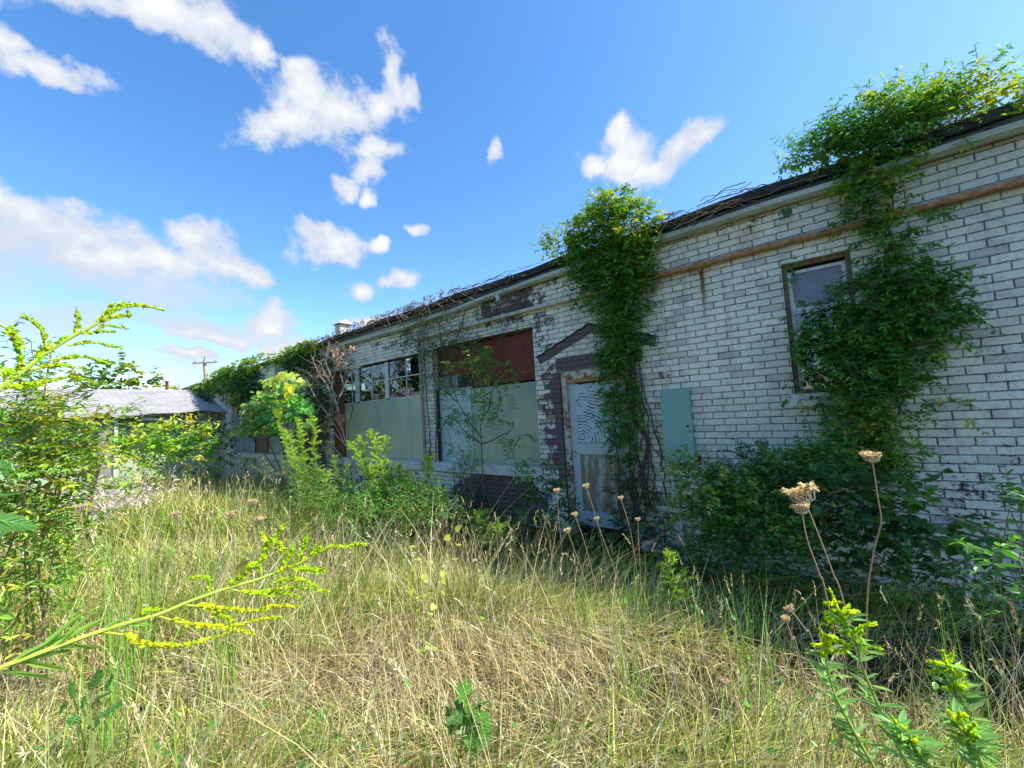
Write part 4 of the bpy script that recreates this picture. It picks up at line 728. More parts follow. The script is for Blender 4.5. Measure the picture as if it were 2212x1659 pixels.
for (x, y, rx, ry, n) in ((420,590,50,40,8),(460,540,30,30,5),(640,470,50,50,12),(700,440,40,40,8),(560,440,40,20,6),(700,600,60,50,11),(620,600,50,30,7),(770,650,50,40,8),(880,580,50,40,9),(930,620,30,20,4),(330,670,40,30,6),(380,730,50,30,6),(420,790,40,20,4),(540,820,40,20,5),(640,760,50,30,6),(750,840,50,40,8),(860,790,50,15,5),(440,930,60,40,11),(400,1000,40,30,6),(520,1000,50,30,6),(620,940,50,20,4),(760,940,50,40,5),(560,1120,50,20,4),(810,1000,20,20,2),(450,1230,40,20,3),(920,1210,30,60,5),(1030,1310,40,30,4),(1040,1120,30,10,2),(930,1070,15,10,2),(860,1190,30,15,2)):
    for _ in range(int(n*1.15)):                          # pinnate leaves
        p = onx(*Z3(x+rng.normal(0, rx*.6), y+rng.normal(0, ry*.6)), 4.2+rng.uniform(-.2, .2)); d = nrm(rng.normal(0, .7, 3)+np.array([-.2, 0, -.15]))
        L = rng.uniform(.13, .24); k_ = 4; tt = np.linspace(.2, 1, k_); P = p+d*(tt*L)[:, None]; P[:, 2] -= .05*tt**2
        st.tube([p, P[-1]], .0012, 3, (.12, .14, .05))
        sd = nrm(np.cross(d, np.array([0, 0, 1.])+rng.normal(0, .4, 3)))
        for sg in (-1, 1): leaves(lf, P, nrm(sd*sg+d*.5+rng.normal(0, .15, (k_, 3))), nrm(np.array([0, 0, 1.])+rng.normal(0, .4, (k_, 3))), .068, .027, jit((.12, .25, .05) if random.random() < .7 else (.28, .36, .06), k_, .2, .08), 'oval')
lf.build('foliage', LEAF, t); st.build('stem', STEM, t)
# ------------------------------------------------------------------ goldenrods
def smooth_path(P, per=6):
    P = np.asarray(P, float); n = len(P); out = []
    for i in range(n-1):
        a, b, c, d = P[max(i-1, 0)], P[i], P[i+1], P[min(i+2, n-1)]
        for t_ in np.linspace(0, 1, per, endpoint=False):
            out.append(.5*((2*b)+(-a+c)*t_+(2*a-5*b+4*c-d)*t_**2+(-a+3*b-3*c+d)*t_**3))
    out.append(P[-1]); return np.array(out)
def plume(fl, st, Q, size, dens, col, r=.0012, stemc=(.30, .36, .05), frac=0.0):
    """little bud clusters along a curved branch Q"""
    st.tube(Q, np.linspace(r, r*.5, len(Q)), 5, stemc)
    seg = np.linalg.norm(np.diff(Q, axis=0), axis=1).sum(); n = max(6, int(seg*dens)); tt = np.sort(rng.uniform(frac, 1, n))*(len(Q)-1)
    P = np.stack([np.interp(tt, np.arange(len(Q)), Q[:, k]) for k in range(3)], 1); i0 = np.clip(tt.astype(int), 0, len(Q)-2); D = nrm(Q[i0+1]-Q[i0])
    up = np.array([0, 0, 1.]); ax = nrm(D*.8+up*.45+rng.normal(0, .45, (n, 3))); s_ = size*rng.uniform(.6, 1.3, n)*(1.15-.5*tt/len(Q))
    leaves(fl, P, ax, rdir(n), s_, s_*.5, jit(col, n, .2, .10), 'bud')
    m_ = n//3; leaves(fl, P[:m_*3:3], nrm(D[:m_*3:3]+rng.normal(0, .5, (m_, 3))+up*.2), rdir(m_), size*rng.uniform(.9, 1.7, m_), size*.3, jit((.36, .50, .06), m_, .2, .08), 'lance')
def goldenrod_near(name, label, spine, sides, dist, leafspec, root, group='goldenrods in bloom close to the camera', size=.010, dens=900):
    S = smooth_path([at(a[0], a[1], a[2] if len(a) > 2 else dist) for a in spine]); t = thing(name, label, 'goldenrod', tuple(root), group)
    fl, st, lf = MB(), MB(), MB(); pre = smooth_path([root, root*.35+S[0]*.65+np.array([0, 0, -.1]), S[0]], 8); full = np.concatenate([pre[:-1], S])
    st.tube(full, np.linspace(.0030, .0010, len(full)), 7, (.38, .46, .07))
    for sd in sides:
        Q = smooth_path([at(a[0], a[1], (a[2] if len(a) > 2 else dist)) for a in sd[0]]); plume(fl, st, Q, size*sd[1], dens, (.56, .66, .05) if len(sd) < 3 else sd[2], .0013, (.40, .46, .05), .12)
    k_ = len(S)*3//5; plume(fl, st, S[k_:], size*.9, dens, (.60, .68, .05), .0010)
    for (a, b, L, w, dx, dy) in leafspec:
        p = at(a, b, dist); q = at(a+dx, b+dy, dist); leaves(lf, p[None], nrm(q-p)[None], nrm(np.array([-.3, -.5, .8]))[None]+rng.normal(0, .2, (1, 3)), L*.6, w*.38, jit((.22, .38, .06), 1, .15, .05), 'lance')
    fl.build('flower', FLOWER, t); st.build('stem', STEM, t)
    if leafspec: lf.build('foliage', LEAF, t)
    return t
Z1 = zc(0, 850, 2.765); D0 = .62
z1 = lambda pts: [Z1(*p) for p in pts]
goldenrod_near('goldenrod', 'arching goldenrod tip against the sky at the upper left', z1([(-150,1010),(0,870),(120,780),(290,650),(450,530),(600,440),(720,380),(850,300),(960,220),(1080,190),(1200,190),(1365,222)]),
  [(z1([(0,345),(70,390),(130,480),(165,580),(170,660),(150,760)]), 1.1), (z1([(380,560),(375,470),(330,370),(260,310),(210,285)]), .9), (z1([(620,440),(635,380),(650,310),(635,245)]), 1.0),
   (z1([(560,520),(680,500),(800,495),(900,520),(1010,535)]), .8), (z1([(620,420),(750,410),(850,400),(945,410)]), .8), (z1([(800,380),(880,350),(950,360),(1060,370)]), .8), (z1([(850,320),(960,280),(1060,270),(1070,235)]), .9),
   (z1([(400,640),(550,620),(680,610),(800,640),(885,665)]), .8), (z1([(250,720),(400,690),(500,680),(600,700),(700,705)]), .8), (z1([(60,870),(200,850),(320,830),(460,800),(600,780),(700,800),(790,835)]), .8), (z1([(320,590),(420,530),(500,480),(550,455)]), 1.1),
   (z1([(0,720),(40,740),(80,760),(110,790)]), 1.2), (z1([(0,890),(100,860),(220,865),(330,850)]), .9), (z1([(290,650),(330,590),(400,540)]), 1.2), (z1([(850,310),(900,230),(930,180)]), 1.0), (z1([(960,230),(1010,180),(1080,185)]), 1.0)],
  D0, [], at(-60, 900, .62)*np.array([1, 1, 0]), size=.0050, dens=1900)
Zb = zc(0, 1400, 1.835); zb = lambda pts: [Zb(*p) for p in pts]
goldenrod_near('goldenrod', 'long goldenrod leaning in from the left across the grass', zb([(-120,1190),(0,1110),(180,1040),(370,970),(540,910),(700,860),(880,810),(1050,740),(1250,670),(1420,620),(1550,570),(1650,530),(1760,470),(1835,440),(1900,445),(1960,425),(2010,430)]),
  [(zb([(540,910),(690,930),(760,970),(860,985),(1000,985),(1120,960),(1250,915),(1330,905),(1400,925)]), .8, (.66, .70, .06)), (zb([(860,820),(1000,860),(1150,880),(1290,880),(1400,850),(1540,828)]), .8, (.66, .70, .06)), (zb([(1000,760),(1200,780),(1400,795),(1500,770),(1640,770)]), .8, (.70, .70, .06)),
   (zb([(1080,760),(1180,790),(1260,840)]), .9), (zb([(1250,670),(1400,700),(1520,680),(1640,665),(1800,690)]), .9), (zb([(1330,620),(1370,560),(1410,540),(1430,570)]), 1.1), (zb([(1430,560),(1460,470),(1510,390),(1570,320)]), 1.1), (zb([(1450,480),(1470,420),(1430,370)]), 1.0), (zb([(1480,420),(1540,430),(1560,480)]), 1.0),
   (zb([(1540,560),(1590,500),(1610,450)]), 1.1), (zb([(1620,530),(1670,450),(1690,400)]), 1.1), (zb([(1690,510),(1750,450),(1760,430)]), 1.1), (zb([(1600,560),(1700,570),(1780,575)]), 1.1), (zb([(1500,640),(1620,620),(1740,660)]), .9), (zb([(1120,720),(1160,640),(1110,610),(1040,620)]), .8), (zb([(760,840),(800,800),(860,790)]), 1.0), (zb([(1250,660),(1300,630),(1340,610)]), 1.3), (zb([(1450,720),(1560,700),(1640,720)]), .8), (zb([(1160,830),(1230,820),(1280,850)]), .8)],
  .68, [(*Zb(0,1110), .10, .016, 130, -70), (*Zb(180,1040), .09, .016, 90, -80), (*Zb(100,1070), .08, .014, 110, 20), (*Zb(240,1020), .09, .018, 100, -60), (*Zb(300,1000), .07, .014, 80, -5), (*Zb(370,975), .05, .012, 60, 12), (*Zb(700,870), .05, .012, 60, 0), (*Zb(540,910), .05, .010, 70, -40), (*Zb(40,1100), .08, .013, 100, -30), (*Zb(0,1130), .08, .012, 100, 10), (*Zb(320,980), .06, .014, 60, -60), (*Zb(1050,740), .04, .01, 60, -30)], at(-120, 1500, .68)*np.array([1, 1, 0]), size=.0062, dens=1900)
Z4 = zc(2272, 1700, 2.746)
def goldenrod_upright(label, spine, plumes, dist, leaf_from, leaf_to, X=None):
    S = smooth_path([at(*Z4(*a), dist) for a in spine]); root = S[0].copy(); root[2] = -.02; d_ = S[0]-S[min(6, len(S)-1)]; root[:2] += d_[:2]/max(.05, abs(d_[2]))*S[0][2]*.35
    t = thing('goldenrod', label, 'goldenrod', tuple(root), 'goldenrods in bloom close to the camera'); fl, st, lf = MB(), MB(), MB(); full = np.concatenate([smooth_path([root, S[0]], 8)[:-1], S])
    st.tube(full, np.linspace(.0045, .0015, len(full)), 6, (.33, .40, .08))
    for pl in plumes: plume(fl, st, smooth_path([at(*Z4(*a), dist+rng.uniform(-.03, .03)) for a in pl]), .0075, 1900, (.66, .74, .05))
    plume(fl, st, S[int(len(S)*.68):], .0075, 1900, (.66, .74, .05))
    m = len(full); n = 70; ti = rng.uniform(m*.15, m*.80, n); P = np.stack([np.interp(ti, np.arange(m), full[:, k]) for k in range(3)], 1)
    a = rng.uniform(0, 6.28, n); ax = nrm(np.stack([np.cos(a), np.sin(a), np.full(n, .45)], 1)); L = rng.uniform(.028, .058, n); leaves(lf, P, ax, nrm(np.array([0, 0, 1.])+rng.normal(0, .3, (n, 3))), L, L*.26, jit((.24, .42, .12), n, .2, .06), 'lance')
    fl.build('flower', FLOWER, t); st.build('stem', STEM, t); lf.build('foliage', LEAF, t)
goldenrod_upright('tallest goldenrod at the lower right, with arms spread like a tree', [(1240,1650),(1100,1350),(1000,1150),(900,920),(850,780),(820,650),(760,540),(700,420),(640,300),(600,190)],
  [[(820,650),(900,655),(1020,680)],[(780,570),(860,500),(975,470)],[(700,420),(760,380),(830,370)],[(720,470),(640,450),(530,480)],[(700,430),(630,430),(555,430)],[(640,310),(600,310),(555,305)],[(640,300),(690,300)],[(800,640),(720,680),(680,710)],[(760,580),(700,540),(620,510)],[(850,700),(880,650),(860,600)],[(660,370),(600,370),(555,385)],[(790,620),(840,560),(860,530)],[(680,400),(730,350),(760,320)]], 1.25, 0, 1)
goldenrod_upright('short side goldenrod leaning against the tallest one at lower right', [(960,1650),(840,1440),(720,1220),(640,1060),(590,900),(560,740),(545,620),(520,520)],
  [[(560,660),(500,650),(445,645)],[(560,620),(600,580),(650,590)],[(570,650),(640,610),(710,620)],[(560,700),(600,690),(635,720)],[(545,720),(510,710)],[(540,600),(570,570)]], 1.3, 0, 1)
goldenrod_upright('second goldenrod from the right corner with a bushy bent top', [(1790,1650),(1760,1480),(1745,1250),(1690,1100),(1650,1000),(1620,890),(1580,830),(1550,770),(1530,700)],
  [[(1570,810),(1490,800),(1410,790)],[(1560,850),(1480,870),(1400,860)],[(1600,850),(1660,830),(1685,825)],[(1570,780),(1600,740),(1610,710)],[(1640,960),(1590,1010),(1540,1005)],[(1650,980),(1700,1000),(1710,960)],[(1620,900),(1670,890),(1690,885)],[(1660,1020),(1700,1030),(1715,1010)]], 1.35, 0, 1)
goldenrod_upright('dense flowered goldenrod head low in the right corner', [(1860,1660),(1800,1520),(1740,1430),(1690,1330),(1640,1260),(1570,1190)],
  [[(1640,1260),(1590,1290),(1540,1280)],[(1690,1330),(1700,1260),(1725,1230)],[(1700,1350),(1650,1300),(1600,1220)],[(1740,1430),(1690,1420),(1650,1410)],[(1740,1430),(1790,1400),(1810,1410)],[(1720,1370),(1770,1330),(1790,1300)],[(1650,1280),(1670,1230),(1660,1205)]], 1.15, 0, 1)
goldenrod_upright('low goldenrod spray fallen beside the tallest one in the grass', [(1420,1660),(1350,1560),(1290,1470),(1210,1380),(1150,1300),(1110,1250)],
  [[(1210,1380),(1180,1410),(1165,1430)],[(1290,1470),(1240,1500),(1230,1520)],[(1290,1450),(1310,1400)],[(1180,1330),(1230,1330)],[(1350,1560),(1330,1510)]], 1.2, 0, 1)
# leafy goldenrods not yet in bloom, before the wall
def leafy(label, u0, v0, u1, v1, Xp, wid=1.0, spread=.22):
    v0 += 16; top = onx(u0, v0, Xp); mid = onx(u1, v1, Xp); b = mid.copy(); b[2] = 0; d = mid-top; b[:2] = mid[:2]+d[:2]/max(.2, abs(d[2]))*mid[2]*.5
    t = thing('leafy_goldenrod', label, 'weed', tuple(b), 'leafy goldenrods before the wall'); lf, st = MB(), MB()
    S = smooth_path([b, mid*.5+(b+top)/4+(0 if 1 else 0), top], 14); S[:, 0] += rng.normal(0, .01, len(S)); st.tube(S, np.linspace(.007, .002, len(S)), 6, (.20, .22, .07))
    H = np.linalg.norm(top-b); m = len(S); n = int(420*H*wid)
    ti = rng.uniform(.06, 1, n)**.8*(m-1); P = np.stack([np.interp(ti, np.arange(m), S[:, k]) for k in range(3)], 1); a = rng.uniform(0, 6.28, n); f_ = ti/m
    ax = nrm(np.stack([np.cos(a), np.sin(a), .35+.5*f_], 1)); L = rng.uniform(.045, .085, n)*(1.15-.55*f_)
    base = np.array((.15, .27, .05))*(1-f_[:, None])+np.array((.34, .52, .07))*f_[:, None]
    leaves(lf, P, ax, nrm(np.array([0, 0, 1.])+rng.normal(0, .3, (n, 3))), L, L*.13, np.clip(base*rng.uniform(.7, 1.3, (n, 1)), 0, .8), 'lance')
    for k_ in range(int(48*wid)):                       # ascending side branches with fine leaves
        f0 = rng.uniform(.35, .97); p = S[int(f0*(m-1))]; a_ = rng.uniform(0, 6.28); L = (spread*(1.12-f0)*1.3+.05)*rng.uniform(.6, 1.1); d = np.array([math.cos(a_), math.sin(a_), rng.uniform(.7, 1.5)]); d /= np.linalg.norm(d)
        q = p+d[None]*np.linspace(0, L, 7)[:, None]; q[:, 2] -= np.linspace(0, 1, 7)**3*L*.25; q[:, :2] += (d[:2]*np.linspace(0, 1, 7)[:, None]**3*L*.2)
        st.tube(q, np.linspace(.0025, .001, 7), 4, (.2, .26, .06)); n = int((24+L*170)*min(1, wid)); tt = rng.uniform(.1, 1, n)*6; P = np.stack([np.interp(tt, np.arange(7), q[:, k]) for k in range(3)], 1)
        ax = nrm(d*.9+rng.normal(0, .6, (n, 3))+np.array([0, 0, .3])); Ls = rng.uniform(.016, .036, n); leaves(lf, P, ax, rdir(n, 1), Ls, Ls*.20, jit((.50, .66, .09) if f0 > .6 else (.26, .42, .06), n, .2, .07), 'lance')
    lf.build('foliage', LEAF, t); st.build('stem', STEM, t)
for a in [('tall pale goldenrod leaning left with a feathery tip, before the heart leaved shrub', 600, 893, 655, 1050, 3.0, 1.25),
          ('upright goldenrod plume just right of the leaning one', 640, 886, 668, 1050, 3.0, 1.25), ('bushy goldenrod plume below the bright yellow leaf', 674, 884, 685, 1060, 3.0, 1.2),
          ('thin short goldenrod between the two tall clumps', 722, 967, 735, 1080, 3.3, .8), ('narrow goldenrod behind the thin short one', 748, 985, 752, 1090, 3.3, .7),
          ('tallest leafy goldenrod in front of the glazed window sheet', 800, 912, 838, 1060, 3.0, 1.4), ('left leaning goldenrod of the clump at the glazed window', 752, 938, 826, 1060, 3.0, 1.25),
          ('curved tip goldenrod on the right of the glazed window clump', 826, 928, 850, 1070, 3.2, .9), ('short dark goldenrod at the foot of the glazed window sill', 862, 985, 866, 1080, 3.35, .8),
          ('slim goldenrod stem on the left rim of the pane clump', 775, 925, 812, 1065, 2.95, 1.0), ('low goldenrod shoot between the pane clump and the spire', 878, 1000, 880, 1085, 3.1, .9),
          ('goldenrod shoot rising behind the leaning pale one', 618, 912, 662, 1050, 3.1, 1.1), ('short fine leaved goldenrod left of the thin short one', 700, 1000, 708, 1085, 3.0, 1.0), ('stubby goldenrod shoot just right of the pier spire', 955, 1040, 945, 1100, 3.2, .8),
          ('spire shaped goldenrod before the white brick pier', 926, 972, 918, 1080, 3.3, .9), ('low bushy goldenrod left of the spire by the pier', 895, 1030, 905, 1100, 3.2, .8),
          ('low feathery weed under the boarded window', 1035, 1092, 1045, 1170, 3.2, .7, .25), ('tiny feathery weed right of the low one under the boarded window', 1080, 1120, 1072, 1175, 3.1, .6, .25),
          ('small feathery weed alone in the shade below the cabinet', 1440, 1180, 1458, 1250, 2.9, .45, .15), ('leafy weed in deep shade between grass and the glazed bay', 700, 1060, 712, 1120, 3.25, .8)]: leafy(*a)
# ------------------------------------------------------------------ dried wild carrot heads
def carrot(label, head, path, dist, r, group='dried flower heads above the grass', dark=1.0):
    H = at(*head, dist); P = [H]+[at(*q, dist+.05*i) for i, q in enumerate(path)]; b = P[-1].copy(); e = P[-1]-P[-2]; b[:2] += e[:2]/max(.1, abs(e[2]))*b[2]*.6; b[2] = 0; P.append(b)
    t = thing('dried_flower', label, 'dried flower', tuple(b), group); st, fl = MB(), MB(); S = smooth_path(P, 8); st.tube(S, np.linspace(.0018, .003, len(S)), 5, np.array((.36, .25, .17))*dark)
    ax = nrm(S[0]-S[3]); n = 34; r = r*.82; hc = np.array((.60, .52, .36))*dark
    for k_ in range(n):
        a = k_*2.4; q = math.sqrt(k_/n); e1 = nrm(np.cross(ax, [.3, .5, .8])); e2 = np.cross(ax, e1); o_ = (e1*math.cos(a)+e2*math.sin(a)); tip = H+ax*r*(rng.uniform(.55, .95)+.25*q)+o_*r*q*rng.uniform(.8, 1.05)
        st.tube([H, H+o_*r*q*.75+ax*r*.3, tip], [.0012, .001, .0008], 3, hc*.9); m = 13
        leaves(fl, np.repeat(tip[None], m, 0)+rng.normal(0, r*.06, (m, 3)), nrm(ax+rng.normal(0, .9, (m, 3))), rdir(m), r*.26, r*.08, jit(hc*1.15, m, .2, .06), 'bud')
    fl.build('flower_head', FLOWER, t); st.build('stem', STEM, t)
carrot('largest dried flower head, wide open, left of the tall single one', (1742, 1090), [(1770,1160),(1800,1240),(1830,1330)], 1.75, .062)
carrot('small cupped dried flower head tucked under the largest one', (1733, 1112), [(1745,1170),(1770,1240),(1790,1310)], 1.7, .034)
carrot('tall single dried flower head on a long curved stalk by the brick', (1885, 1000), [(1897,1080),(1903,1130),(1886,1200),(1872,1330)], 1.9, .036)
for (l, u, v, pth, dd, r) in (('pale dried head low in front of the door jamb', 1203, 1066, [(1207,1120),(1212,1170)], 3.4, .036), ('dried flower head before the peeling door panel', 1268, 1056, [(1285,1110),(1300,1170)], 3.3, .036), ('brownish dried head at the lowest left of the door', 1228, 1152, [(1245,1200),(1262,1250)], 2.9, .032),
    ('round dried head at the door foot with a bent stalk', 1243, 1116, [(1262,1170),(1280,1240)], 3.0, .028), ('tall brown dried stalk at the right door edge', 1342, 1080, [(1360,1140),(1372,1210)], 3.1, .026), ('small grey dried head beside the tall brown stalk', 1378, 1126, [(1380,1180),(1383,1230)], 3.1, .024),
    ('dried head with a forked stalk before the door foot', 1290, 1125, [(1305,1170),(1330,1240)], 3.1, .026), ('tiny dried head in the grass right of centre', 1700, 1345, [(1712,1380),(1722,1400)], 2.0, .022), ('reddish dried head in the shade by the tall goldenrod', 1712, 1322, [(1740,1360),(1760,1400)], 1.9, .022),
    ('dusty pink dried head in the middle of the far grass', 500, 1120, [(502,1150),(505,1180)], 3.4, .045), ('dusty pink dried head above the diagonal goldenrod', 560, 1130, [(556,1160),(555,1190)], 3.2, .04), ('small dried head in grass before the leaning goldenrod clump', 545, 1092, [(545,1115),(547,1140)], 4.4, .05), ('brown dried flower head at the left bush foot', 175, 1105, [(180,1150),(186,1200)], 2.8, .03),
    ('dried flower head low at the bottom right of centre', 1565, 1480, [(1572,1520),(1580,1560)], 1.6, .02), ('dried head in tall grass beyond the pink pair', 380, 1120, [(382,1150),(384,1180)], 4.0, .045)):
    carrot(l, (u, v), pth, dd, r)
# ------------------------------------------------------------------ small broad leaved plants
def seedling(name, label, pts, dist, L, col, shape, stems, cat='plant'):
    b = at(*stems[0][-1], dist); b[2] = 0; t = thing(name, label, cat, tuple(b)); lf, st = MB(), MB()
    for (u, v, dx, dy, s_) in pts:
        p = at(u, v, dist+rng.uniform(-.06, .06)); q = at(u+dx, v+dy, dist-.05); lf = MB() if len(pts) < 20 else lf; ax_ = nrm(q-p)
        nm_ = nrm(nrm(-ray(u, v)*.6+np.array([.2, -.3, .9]))+rng.normal(0, .2, 3))
        leaves(lf, p[None], ax_[None], nm_[None], L*s_, L*s_*.9 if shape != 'round' else L*s_*.6, jit(col, 1, .15, .05), shape)
        if len(pts) < 20:
            sd_ = nrm(np.cross(nm_, ax_)); nn_ = np.cross(ax_, sd_); vc = np.array(col)*1.7+.05; m_ = p+ax_*L*s_*.5-nn_*L*s_*.02
            lf.tube([p-ax_*L*.25, p+nn_*.002, m_+nn_*.003, p+ax_*L*s_*.95], [.0016, .0013, .0010, .0004], 4, vc)
            for f0 in (.12, .3, .5):
                for sg in (-1, 1): lf.tube([p+ax_*L*s_*f0+nn_*(.002-L*s_*.02*math.sin(3.14*f0)), p+ax_*L*s_*(f0+.2)+sd_*sg*L*s_*.17+nn_*.004, p+ax_*L*s_*(f0+.32)+sd_*sg*L*s_*.30+nn_*.006], [.0009, .0007, .0003], 3, vc)
            lf.build('leaf', LEAF, t, smooth=False)
    for pl in stems:
        P = [at(*q, dist) for q in pl]; P.append(b+np.array([0, 0, -.02])); st.tube(smooth_path(P, 5), .003, 5, (.22, .25, .08))
    if len(pts) >= 20: lf.build('foliage', LEAF, t)
    st.build('stem', STEM, t)
seedling('lobed_seedling', 'dark green seedling with lobed leaves at the bottom centre', [(1010,1500,-30,-20,1),(1015,1500,20,-15,.9),(1000,1530,-30,30,1),(1020,1530,30,30,1.1),(1010,1550,0,45,1.1),(985,1560,-20,40,.9),(1035,1560,20,40,.9),(1040,1520,25,-10,.8),(1015,1590,10,40,.9),(980,1540,-30,10,.8),(1030,1600,20,30,.8)], 1.65, .085, (.10, .26, .035), 'palm', [[(1012,1500),(1014,1560),(1016,1640)]])
seedling('broadleaf_seedling', 'broad leaved green seedling near the bottom left corner', [(200,1490,12,-40,1.2),(185,1520,-30,-18,1),(215,1510,30,-22,1.1),(160,1500,-18,-34,1),(140,1530,-26,-6,.9),(170,1545,-22,24,1),(220,1540,30,10,1.1),(240,1530,30,-12,.9),(200,1560,10,28,.9),(230,1480,22,-24,1)], 1.45, .046, (.10, .24, .045), 'round', [[(200,1490),(195,1560),(200,1650)]])
seedling('mulberry_branch', 'branch with large toothed leaves entering at the left edge', [(2,1072,60,-8,1.0),(-10,1125,60,10,1.05),(-26,1165,40,10,.9),(-14,1215,24,-10,.6),(-40,1030,40,-20,.8)], 1.25, .056, (.09, .24, .035), 'tooth', [[(-5,1060),(-20,1160),(-40,1300)]])
seedling('bindweed', 'yellowing bindweed climbing grass stalks in the middle of the field', [(x_+random.uniform(-9, 9), y_+random.uniform(-6, 6), random.uniform(-14, 14), random.uniform(4, 16), random.uniform(.5, 1)) for x_, y_ in [(885,1175),(900,1180),(890,1195),(905,1200),(884,1210),(900,1225),(912,1240),(905,1250),(922,1255),(890,1265),(930,1268),(915,1280),(940,1285),(900,1292),(925,1300),(945,1310),(910,1318),(932,1325),(950,1340),(905,1345),(925,1352),(940,1360),(912,1372),(935,1380),(920,1392),(945,1400),(905,1405),(960,1255),(965,1230),(975,1210),(952,1275)]]+[(985,1145,10,-8,.9),(972,1160,-12,4,.8),(990,1175,8,12,.7)], 2.5, .05, (.38, .42, .06), 'tooth', [[(985,1145),(960,1200),(935,1300),(925,1410)],[(900,1180),(905,1280),(915,1400)]], 'vine')
# pale heap in the far grass
c = at(215, 1012, 10.5); t = thing('brush_heap', 'heap of bleached white brush in the grass before the low building', 'brush heap', (c[0], c[1], 0)); mb = MB(); st = MB()
n = 700; p = np.stack([c[0]+rng.normal(0, .42, n), c[1]+rng.normal(0, .5, n), np.abs(rng.normal(.42, .16, n))], 1); leaves(mb, p, rdir(n), rdir(n), rng.uniform(.05, .16, n), rng.uniform(.02, .08, n), jit((.62, .58, .50), n, .2, .04), 'oval')
for _ in range(50):
    q = np.array([c[0]+rng.normal(0, .4), c[1]+rng.normal(0, .6), rng.uniform(0, .6)]); st.tube([q, q+rdir(1)[0]*.3, q+rdir(1)[0]*.55], .008, 4, (.45, .38, .33))
mb.build('foliage', LEAF, t); st.build('stem', STEM, t)
# ------------------------------------------------------------------ grass
def fld(x, y, s, ph=0): return .5+.25*np.sin(x*s+ph)*np.cos(y*s*.8+ph*2)+.25*np.sin(x*s*2.3+y*s*1.7+ph*3)
def scatter(n, d0, d1, pw=1.0, a0=-4, a1=106):
    d = (rng.uniform(0, 1, n)*(d1**(2*pw)-d0**(2*pw))+d0**(2*pw))**(1/(2*pw)); a = np.radians(rng.uniform(a0, a1, n)); x = d*np.sin(a); y = d*np.cos(a)
    k = (x < WX-.03) & (y < 16.9) & (x > -1.6); return x[k], y[k], d[k]
mb = MB()
def near_wall(x): return np.clip((x-2.9)/1.4, 0, 1)
def layer(n, d0, d1, h, lean, wid, cols, kind, pw=1.0, seg=3, droop=.3):
    x, y, d = scatter(n, d0, d1, pw); f = fld(x, y, 1.6, kind)+rng.normal(0, .22, len(x))
    dry = np.exp(-(((x-1.5)/1.3)**2+((y-1.7)/1.6)**2))*.28+.44-.10*near_wall(x)
    k = (f < dry+.45) if kind in (1, 3) else (f > dry-.05)
    cl = fld(x, y, 5.0, kind+2)+rng.normal(0, .25, len(x)) > .25; k &= cl
    sh = np.clip((x-2.6)/.5, 0, 1)*np.clip((6-y)/2, 0, 1)          # thin, sparse growth in the lasting shade by the wall
    k &= rng.uniform(0, 1, len(x)) > sh*(.96 if kind == 3 else .55 if kind == 2 else .72)
    if kind == 3: k &= x < 3.3
    x, y, d = x[k], y[k], d[k]; n = len(x); nw = near_wall(x)
    H = rng.uniform(*h, n)*(1-.5*nw)*(1-.35*np.clip((x-2.2)/.6, 0, 1)*np.clip((6-y)/2, 0, 1))*(.6+.8*fld(x, y, 1.3, 5)); wsc = np.clip(d/3.0, .8, 3.0)
    th = 5*fld(x, y, 1.7, 2)+3*fld(x, y, 4.5, 7)                        # tufts lean together
    ll = rng.normal(0, lean*.75, (n, 2))+np.stack([np.cos(th), np.sin(th)], 1)*lean*.75+np.array([.08, -.10]); p = np.stack([x, y, hill(x, y)-.01], 1)
    c = np.array(cols)[rng.integers(0, len(cols), n)]*np.exp(rng.normal(0, .32, (n, 1)))
    g2 = fld(x, y, .9, 9)[:, None]; c = np.clip(c*(1-.2*g2)+c*np.array([.75, 1.1, .6])*.2*g2, 0, .85)
    blades(mb, p, H, ll, rng.uniform(*wid, n)*wsc, c, seg, droop)
ST = [(.66,.54,.28),(.74,.62,.36),(.52,.40,.19),(.80,.70,.46),(.38,.26,.13),(.62,.55,.25),(.28,.18,.09)]
GG = [(.32,.40,.05),(.42,.50,.07),(.22,.32,.045),(.52,.56,.11),(.60,.58,.14),(.15,.26,.035)]
GD = [(.08,.20,.03),(.12,.25,.035),(.18,.32,.05)]
layer(62000, .55, 4.5, (.10, .38), 1.0, (.0030, .0085), ST, 1, droop=.45)
layer(52000, .55, 4.5, (.14, .42), .6, (.0035, .0095), GG, 2, droop=.35)
layer(18000, .55, 4.5, (.14, .38), .6, (.0035, .010), GD, 4)
layer(4200, .8, 4.5, (.40, .85), .36, (.003, .0062), ST, 3, seg=4, droop=.1)
layer(80000, 4.3, 12, (.14, .46), .75, (.003, .0060), ST, 1, pw=.8, droop=.4)
layer(100000, 4.3, 12, (.20, .55), .45, (.0034, .0068), GG, 2, pw=.8)
layer(20000, 4.3, 12, (.20, .50), .5, (.004, .009), GD, 4, pw=.8)
layer(5000, 4.3, 12, (.45, .85), .22, (.0022, .0040), ST, 3, pw=.8, droop=.1)
layer(40000, 11, 22, (.25, .50), .5, (.003, .006), ST, 1, pw=.8)
layer(55000, 11, 22, (.25, .60), .4, (.003, .006), GG, 2, pw=.8)
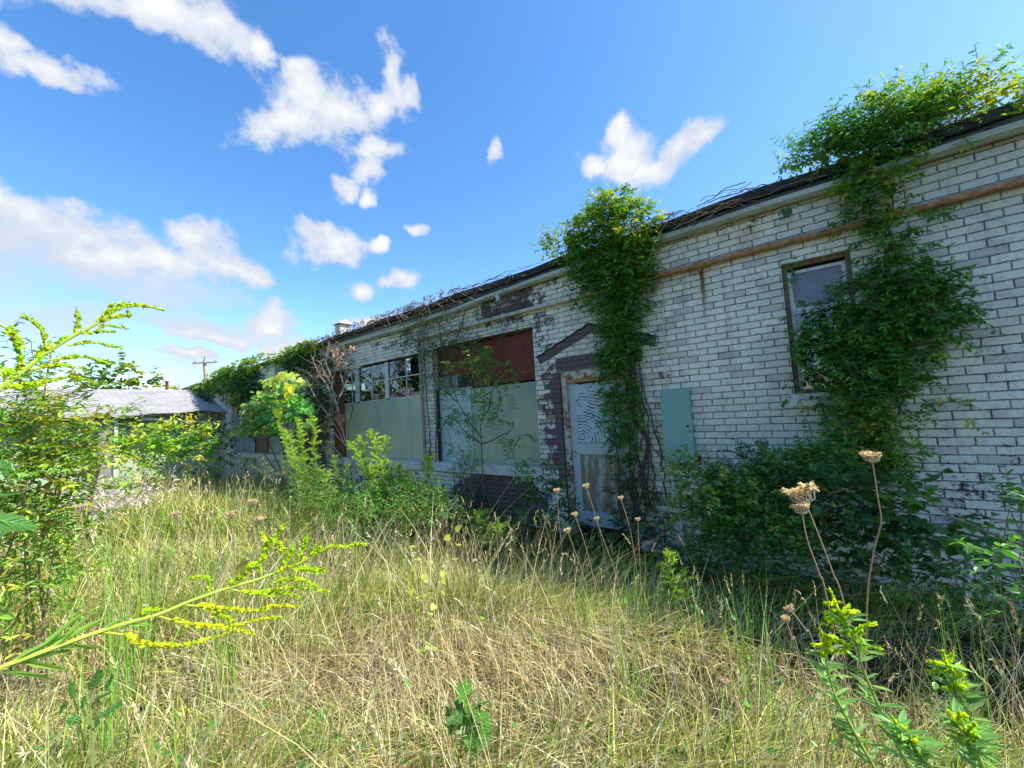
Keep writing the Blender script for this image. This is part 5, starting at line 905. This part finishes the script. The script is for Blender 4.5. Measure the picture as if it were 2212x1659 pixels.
def seeded(n, d0, d1, h, L):
    x, y, d = scatter(n, d0, d1, .8); k = (x < 2.9) & (fld(x, y, 3.1, 1) > .45); x, y, d = x[k], y[k], d[k]; n = len(x); H = rng.uniform(*h, n); ll = rng.normal(0, .22, (n, 2)); p = np.stack([x, y, hill(x, y)], 1)
    c = np.array(ST)[rng.integers(0, len(ST), n)]; w = rng.uniform(.0028, .004, n)*np.clip(d/3, .8, 3); blades(mb, p, H, ll, w, c, 4, .1); ln = np.minimum(np.linalg.norm(ll, axis=1), 1.6)
    tip = p+np.concatenate([ll*H[:, None], (H*(1-.1*ln))[:, None]], 1); ax = nrm(np.concatenate([ll*1.6, np.ones((n, 1))*.8], 1))
    for q in range(7): leaves(mb, tip-ax*L*(q/6)*.9, nrm(ax+rng.normal(0, .35, (n, 3))), rdir(n), L*.3, w*2.2, np.clip(c*rng.uniform(.6, 1.1, (n, 1)), 0, .8), 'lance')
seeded(1500, .9, 4.5, (.40, .80), .075); seeded(3000, 4.3, 13, (.45, .85), .09)
o = mb.build('grass', GRASS); tag(o, 'tall unmown grass, tan and green, covering the whole field', 'grass', kind='stuff')
# low broad leaves among the grass, mostly in the shade of the wall
mb = MB(); x, y, d = scatter(9000, .9, 14, .8); k = (fld(x, y, 2.2, 3)+.35*near_wall(x)+rng.normal(0, .2, len(x))) > .72; x, y, d = x[k], y[k], d[k]; n = len(x)
p = np.stack([x, y, rng.uniform(.05, .36, n)], 1); L = rng.uniform(.03, .07, n)*np.clip(d/4, .8, 2); leaves(mb, p, rdir(n, .3), rdir(n, 1.5), L, L*.6, GR[rng.integers(0, len(GR), n)]*rng.uniform(.8, 1.6, (n, 1)))
o = mb.build('ground_cover', LEAF); tag(o, 'low green leafy ground cover between the grass and the wall', 'ground cover', kind='stuff')
# tall rush like green clumps that stand above the grass
RU = [('bright green grass clump on the far left slope of the field', 225, 1190, 2.9), ('green grass clump among the straw right of the far left one', 290, 1160, 3.4), ('green grass clump left of the diagonal goldenrod', 335, 1150, 3.8), ('tall green clump before the cabinet', 1375, 1230, 3.0), ('thin green tuft at the shadow edge below the door', 1262, 1260, 2.8), ('tall green tuft by the shadow edge right of centre', 1625, 1290, 2.4),
      ('bright pair of wide blades at the bottom left', 430, 1420, 1.3), ('bright upright blades at the bottom edge left of centre', 950-32, 1500, 1.25), ('green tuft at the right edge in shade', 2050, 1330, 2.3), ('green tuft low under the pipe stub', 2130, 1560, 1.6), ('green tuft beside the pale heap', 480, 1180, 3.0), ('short green tuft bottom centre right', 1340, 1330, 2.3)]
for (l, u, v, dd) in RU:
    top = at(u, v, dd); n = 26 if dd > 2 else 9; H = np.clip(top[2]+.12, .4, 1.1)*rng.uniform(.45, 1.1, n); mb = MB(); b = np.array([top[0], top[1], 0])
    blades(mb, b+np.concatenate([rng.normal(0, .05, (n, 2)), np.zeros((n, 1))], 1), H, rng.normal(0, .10, (n, 2)), rng.uniform(.004, .008, n)*(1 if dd > 2 else 1.2), jit((.20, .40, .05), n, .2, .08), 4, .1)
    o = mb.build('grass_clump', GRASS, origin=tuple(b)); tag(o, l, 'grass clump', 'green clumps standing above the grass')
